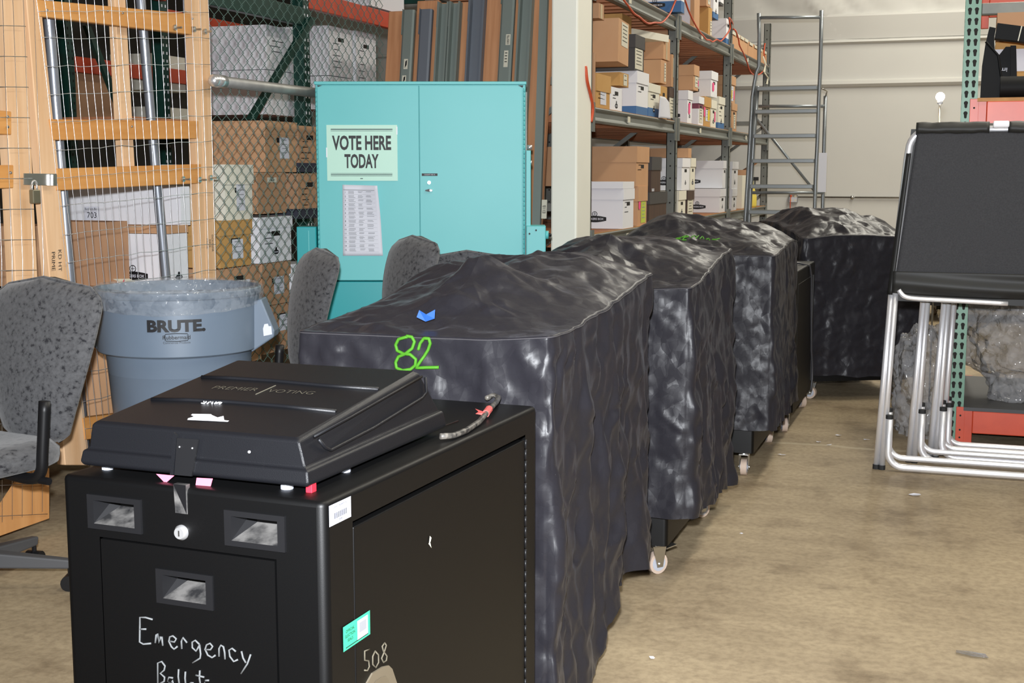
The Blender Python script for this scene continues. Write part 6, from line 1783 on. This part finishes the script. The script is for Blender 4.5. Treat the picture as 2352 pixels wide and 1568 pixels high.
def obeam(zt_, h_, y_, m='orange', x1=2.75):
    b = MB(); b.bb((UX1+.045, y_-.035, zt_-h_), (x1, y_+.015, zt_)); bm_ = b.build('beam', M[m], rk, bevel=.004)
    b = MB(); b.bb((UX1-.035, y_-.008, zt_-h_-.06), (UX1+.008, y_-.003, zt_+.015)); b.bb((UX1+.005, y_-.008, zt_-h_-.06), (UX1+.045, y_+.03, zt_+.015)); q = b.build('end_bracket', M[m], bm_, bevel=.002)
    b = MB()
    for z in (zt_-.03, zt_-h_+.01, zt_-h_-.03): b.cyl((UX1-.014, y_-.0095, z), (UX1-.014, y_-.007, z), .005, 8)
    b.build('bracket_holes', M['slot'], q)
zbt = ony(2300, 233, UYF).z
obeam(zbt, .115, UYF); obeam(zbt, .115, UYF+1.09, 'orange_shade')
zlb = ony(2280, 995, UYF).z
obeam(max(.16, zlb+.115), .115, UYF); obeam(max(.16, zlb+.115), .115, UYF+1.09, 'orange_shade')
zhi = ony(2300, -6, UYF+1.0).z; obeam(zhi, .1, UYF+1.09, 'orange_shade')
b = MB(); b.bb((UX1+.0, UYF-.03, zbt), (2.7, UYF+1.08, zbt+.018)); b.build('shelf_board', M['deckedge'], rk)
z_ = ony(2300, 18, UYF+.9).z; b = MB(); b.bb((UX1, UYF+.9, z_-.035), (2.7, UYF+.95, z_+.03)); b.build('rear_rail', M['rackgrey'], rk, bevel=.008)
zl_ = max(.16, zlb+.115); b = MB(); b.bb((UX1+.0, UYF-.03, zl_), (2.7, UYF+1.08, zl_+.018)); b.build('shelf_board', M['gasket'], rk)
# black folded plastic trays on its shelf
zsf = zbt+.0185
def blk(label, verts, faces_px=None, **k): pass
def pslab(name, label, q, Y, th, m, par=None, group='black plastic trays on the right rack'):
    pts = [ony(*p, Y) for p in q]; n = len(pts)
    b = MB(); b.add(pts+[p+V((0, th, 0)) for p in pts], [tuple(range(n)), tuple(range(2*n-1, n-1, -1))]+[(i, (i+1) % n, n+(i+1) % n, n+i) for i in range(n)])
    if par is None: return tag(b.build(name, m, None, bevel=.003, seg=1), label, 'tray', group)
    return b.build(name, m, par)
cz = lambda x, y: (2180+x/5.227, y/5.227)
zf = 1183
tA = thing('plastic_tray', 'glossy black plastic tray leaning by the green post on the right rack', 'tray', (0, 0, 0), 0, 'black plastic trays on the right rack')
pslab('panel', None, [cz(*p) for p in ((372, 1183), (395, 790), (440, 500), (590, 665), (620, 900), (665, 1183))], UYF+.16, .05, M['matte_black'], tA)
b = MB(); b.tube([ony(*cz(*p), UYF+.155) for p in ((440, 500), (590, 665), (622, 900), (700, 1175))], .006, 6); b.build('rim', M['matte_black'], tA, smooth=True)
tB = thing('plastic_tray', 'black plastic part with upside down white letters on the right rack', 'tray', (0, 0, 0), 0, 'black plastic trays on the right rack')
pslab('panel', None, [cz(*p) for p in ((640, 1183), (600, 660), (680, 560), (740, 560), (750, 1183))], UYF+.36, .03, M['matte_black'], tB)
b = MB(); fit_text(b, 'im', ony(*cz(655, 838), UYF+.355), V((-1, 0, 0)), V((0, 0, -1)), .034, .021); b.build('lettering', M['paper'], tB)
pslab('frame', None, [cz(*p) for p in ((740, 1183), (738, 545), (805, 545), (820, 1183))], UYF+.33, .06, M['matte_black'], tB)
tC = thing('plastic_tray', 'black slotted bar lying on top of the trays on the right rack', 'tray', (0, 0, 0), 0, 'black plastic trays on the right rack')
pslab('bar', None, [cz(*p) for p in ((545, 460), (580, 275), (868, 312), (1300, 380), (1300, 570), (830, 492))], UYF+.22, .10, M['matte_black'], tC)
pslab('tip', None, [cz(*p) for p in ((505, 620), (445, 490), (485, 320), (562, 335), (540, 470), (550, 620))], UYF+.26, .06, M['matte_black'], tC)
b = MB(); b.add([ony(*cz(*p), UYF+.217) for p in ((822, 490), (834, 492), (880, 312), (866, 310))], [(0, 1, 2, 3)]); b.build('tape_strip', M['paper2'], tC)
b = MB(); b.cyl(ony(*cz(560, 460), UYF+.4), ony(*cz(560, 460), UYF+.9), .004, 6)
tD = thing('plastic_tray', 'round black plastic drum lying at the front of the right rack shelf', 'tray', (0, 0, 0), 0, 'black plastic trays on the right rack')
a_ = ony(*cz(660, 1095), UYF+.10); b = MB(); b.cyl((a_.x-.02, UYF+.10, zsf+.055), (a_.x+.75, UYF+.10, zsf+.055), .055, 24); b.build('drum', M['matte_black'], tD, auto=True)
t = carton('orange and white printed carton behind the black trays on the right rack', .85, UYF+.75, UYF+1.0, zsf, zsf+.34, .75, body=2, lid=None, hole=False, group=None)
b = MB(); b.bb((-.375, -.128, .18), (-.2, -.1255, .30)); b.bb((.05, -.128, .02), (.35, -.1255, .2)); b.build('paper_label', M['paper'], t)
t = carton('brown carton high behind the black trays on the right rack', 1.1, UYF+.62, UYF+.98, ony(2300, 42, UYF+.9).z-.13, ony(2300, 42, UYF+.9).z, 1.0, body=1, lid=None, hole=False, group=None)
bpy.data.objects.remove  # (no-op)

# clear plastic bundles on the low shelf and beside it
def bundle(label, c, sx, sy, sz, seed, px_hint=None):
    b = MB()
    nu, nv = 170, 90
    def f(i, j):
        a = 2*PI*i/nu; t_ = PI*(j/(nv-1))
        d = V((math.sin(t_)*math.cos(a), math.sin(t_)*math.sin(a), math.cos(t_)))
        p = d*2.2+V((seed, seed*2, seed))
        k = 1+.18*noise.noise(p*.8)+(.10*ridge(p+.3*noise.noise_vector(p), 1.3)+.11*plin(3+d.x*4+d.z*2.2, 5+d.y*4-d.z*3, 4)+.06*plin(d.x*9-d.z*7, d.y*9+d.z*5, 8)+.03*plin(d.x*19+d.z*13, d.y*19-d.z*15, 12))
        q = V((d.x*sx*k, d.y*sy*k, d.z*sz*k))
        q.z = max(q.z, -sz*.78)
        return q
    b.grid(nu, nv, f, wrap=True)
    o = b.build('plastic_bundle', M['clear'], None, smooth=True, loc=c)
    return tag(o, label, 'plastic sheeting', 'bundles of clear plastic')
q = ony(2300, 860, UYF+.42)
bundle('heap of crumpled clear plastic on the low orange shelf at right', (q.x+.34, UYF+.38, zl_+.02+.46*.78), .50, .40, .46, 2.3)
q = onz(2165, 975, 0)
bundle('smaller crumpled clear plastic wad on the floor left of the green post', (-.17, UYF+.28, .30*.78+.002), .17, .24, .34, 6.1)

# ================================================================== LITTER ON THE FLOOR
random.seed(5)
for k, (x, y, s_, lb) in enumerate(((2100, 1137, .03, 'thin white curl of paper on the floor before the booths'), (2240, 1502, .05, 'scrap of clear wrap on the floor at the bottom right'), (1497, 1510, .012, 'white speck of paper beside the covered machine casters'), (1795, 1045, .02, 'small white scrap by the floor joint'), (1905, 1022, .016, 'white crumb right of the floor joint scraps'), (1880, 1015, .012, 'tiny white crumb behind the floor joint'), (1990, 1010, .014, 'small scrap near the booth foot'), (1925, 1000, .018, 'pale paper bit under the booths'), (1703, 1227, .008, 'white dot of litter on open floor'))):
    p = onz(x, y, .003); b = MB(); n = 7
    b.add([p+V((s_*math.cos(2*PI*i/n)*random.uniform(.5, 1.2), s_*.5*math.sin(2*PI*i/n)*random.uniform(.5, 1.2), random.uniform(0, .006))) for i in range(n)], [tuple(range(n))])
    tag(b.build('paper_scrap', M['clear'] if k == 1 else M['paper'], None, solid=.0008), lb, 'scrap', 'scraps on the floor')

# ------------------------------------------------------------------ settle every origin at the base of its thing
bpy.context.view_layer.update()
def low_box(o):
    pts = []
    for q in [o]+list(o.children_recursive):
        if q.type == 'MESH': pts += [q.matrix_world @ V(c) for c in q.bound_box]
    return pts
for o in list(COL.objects):
    if o.parent is None and 'label' in o and o.location.length < 1e-6 and not any(o.rotation_euler):
        pts = low_box(o)
        if not pts: continue
        c = V(((min(p.x for p in pts)+max(p.x for p in pts))/2, (min(p.y for p in pts)+max(p.y for p in pts))/2, min(p.z for p in pts)))
        if o.type == 'MESH': o.data.transform(Matrix.Translation(-c))
        for ch in o.children: ch.location = V(ch.location)-c
        o.location = c
bpy.context.view_layer.update()
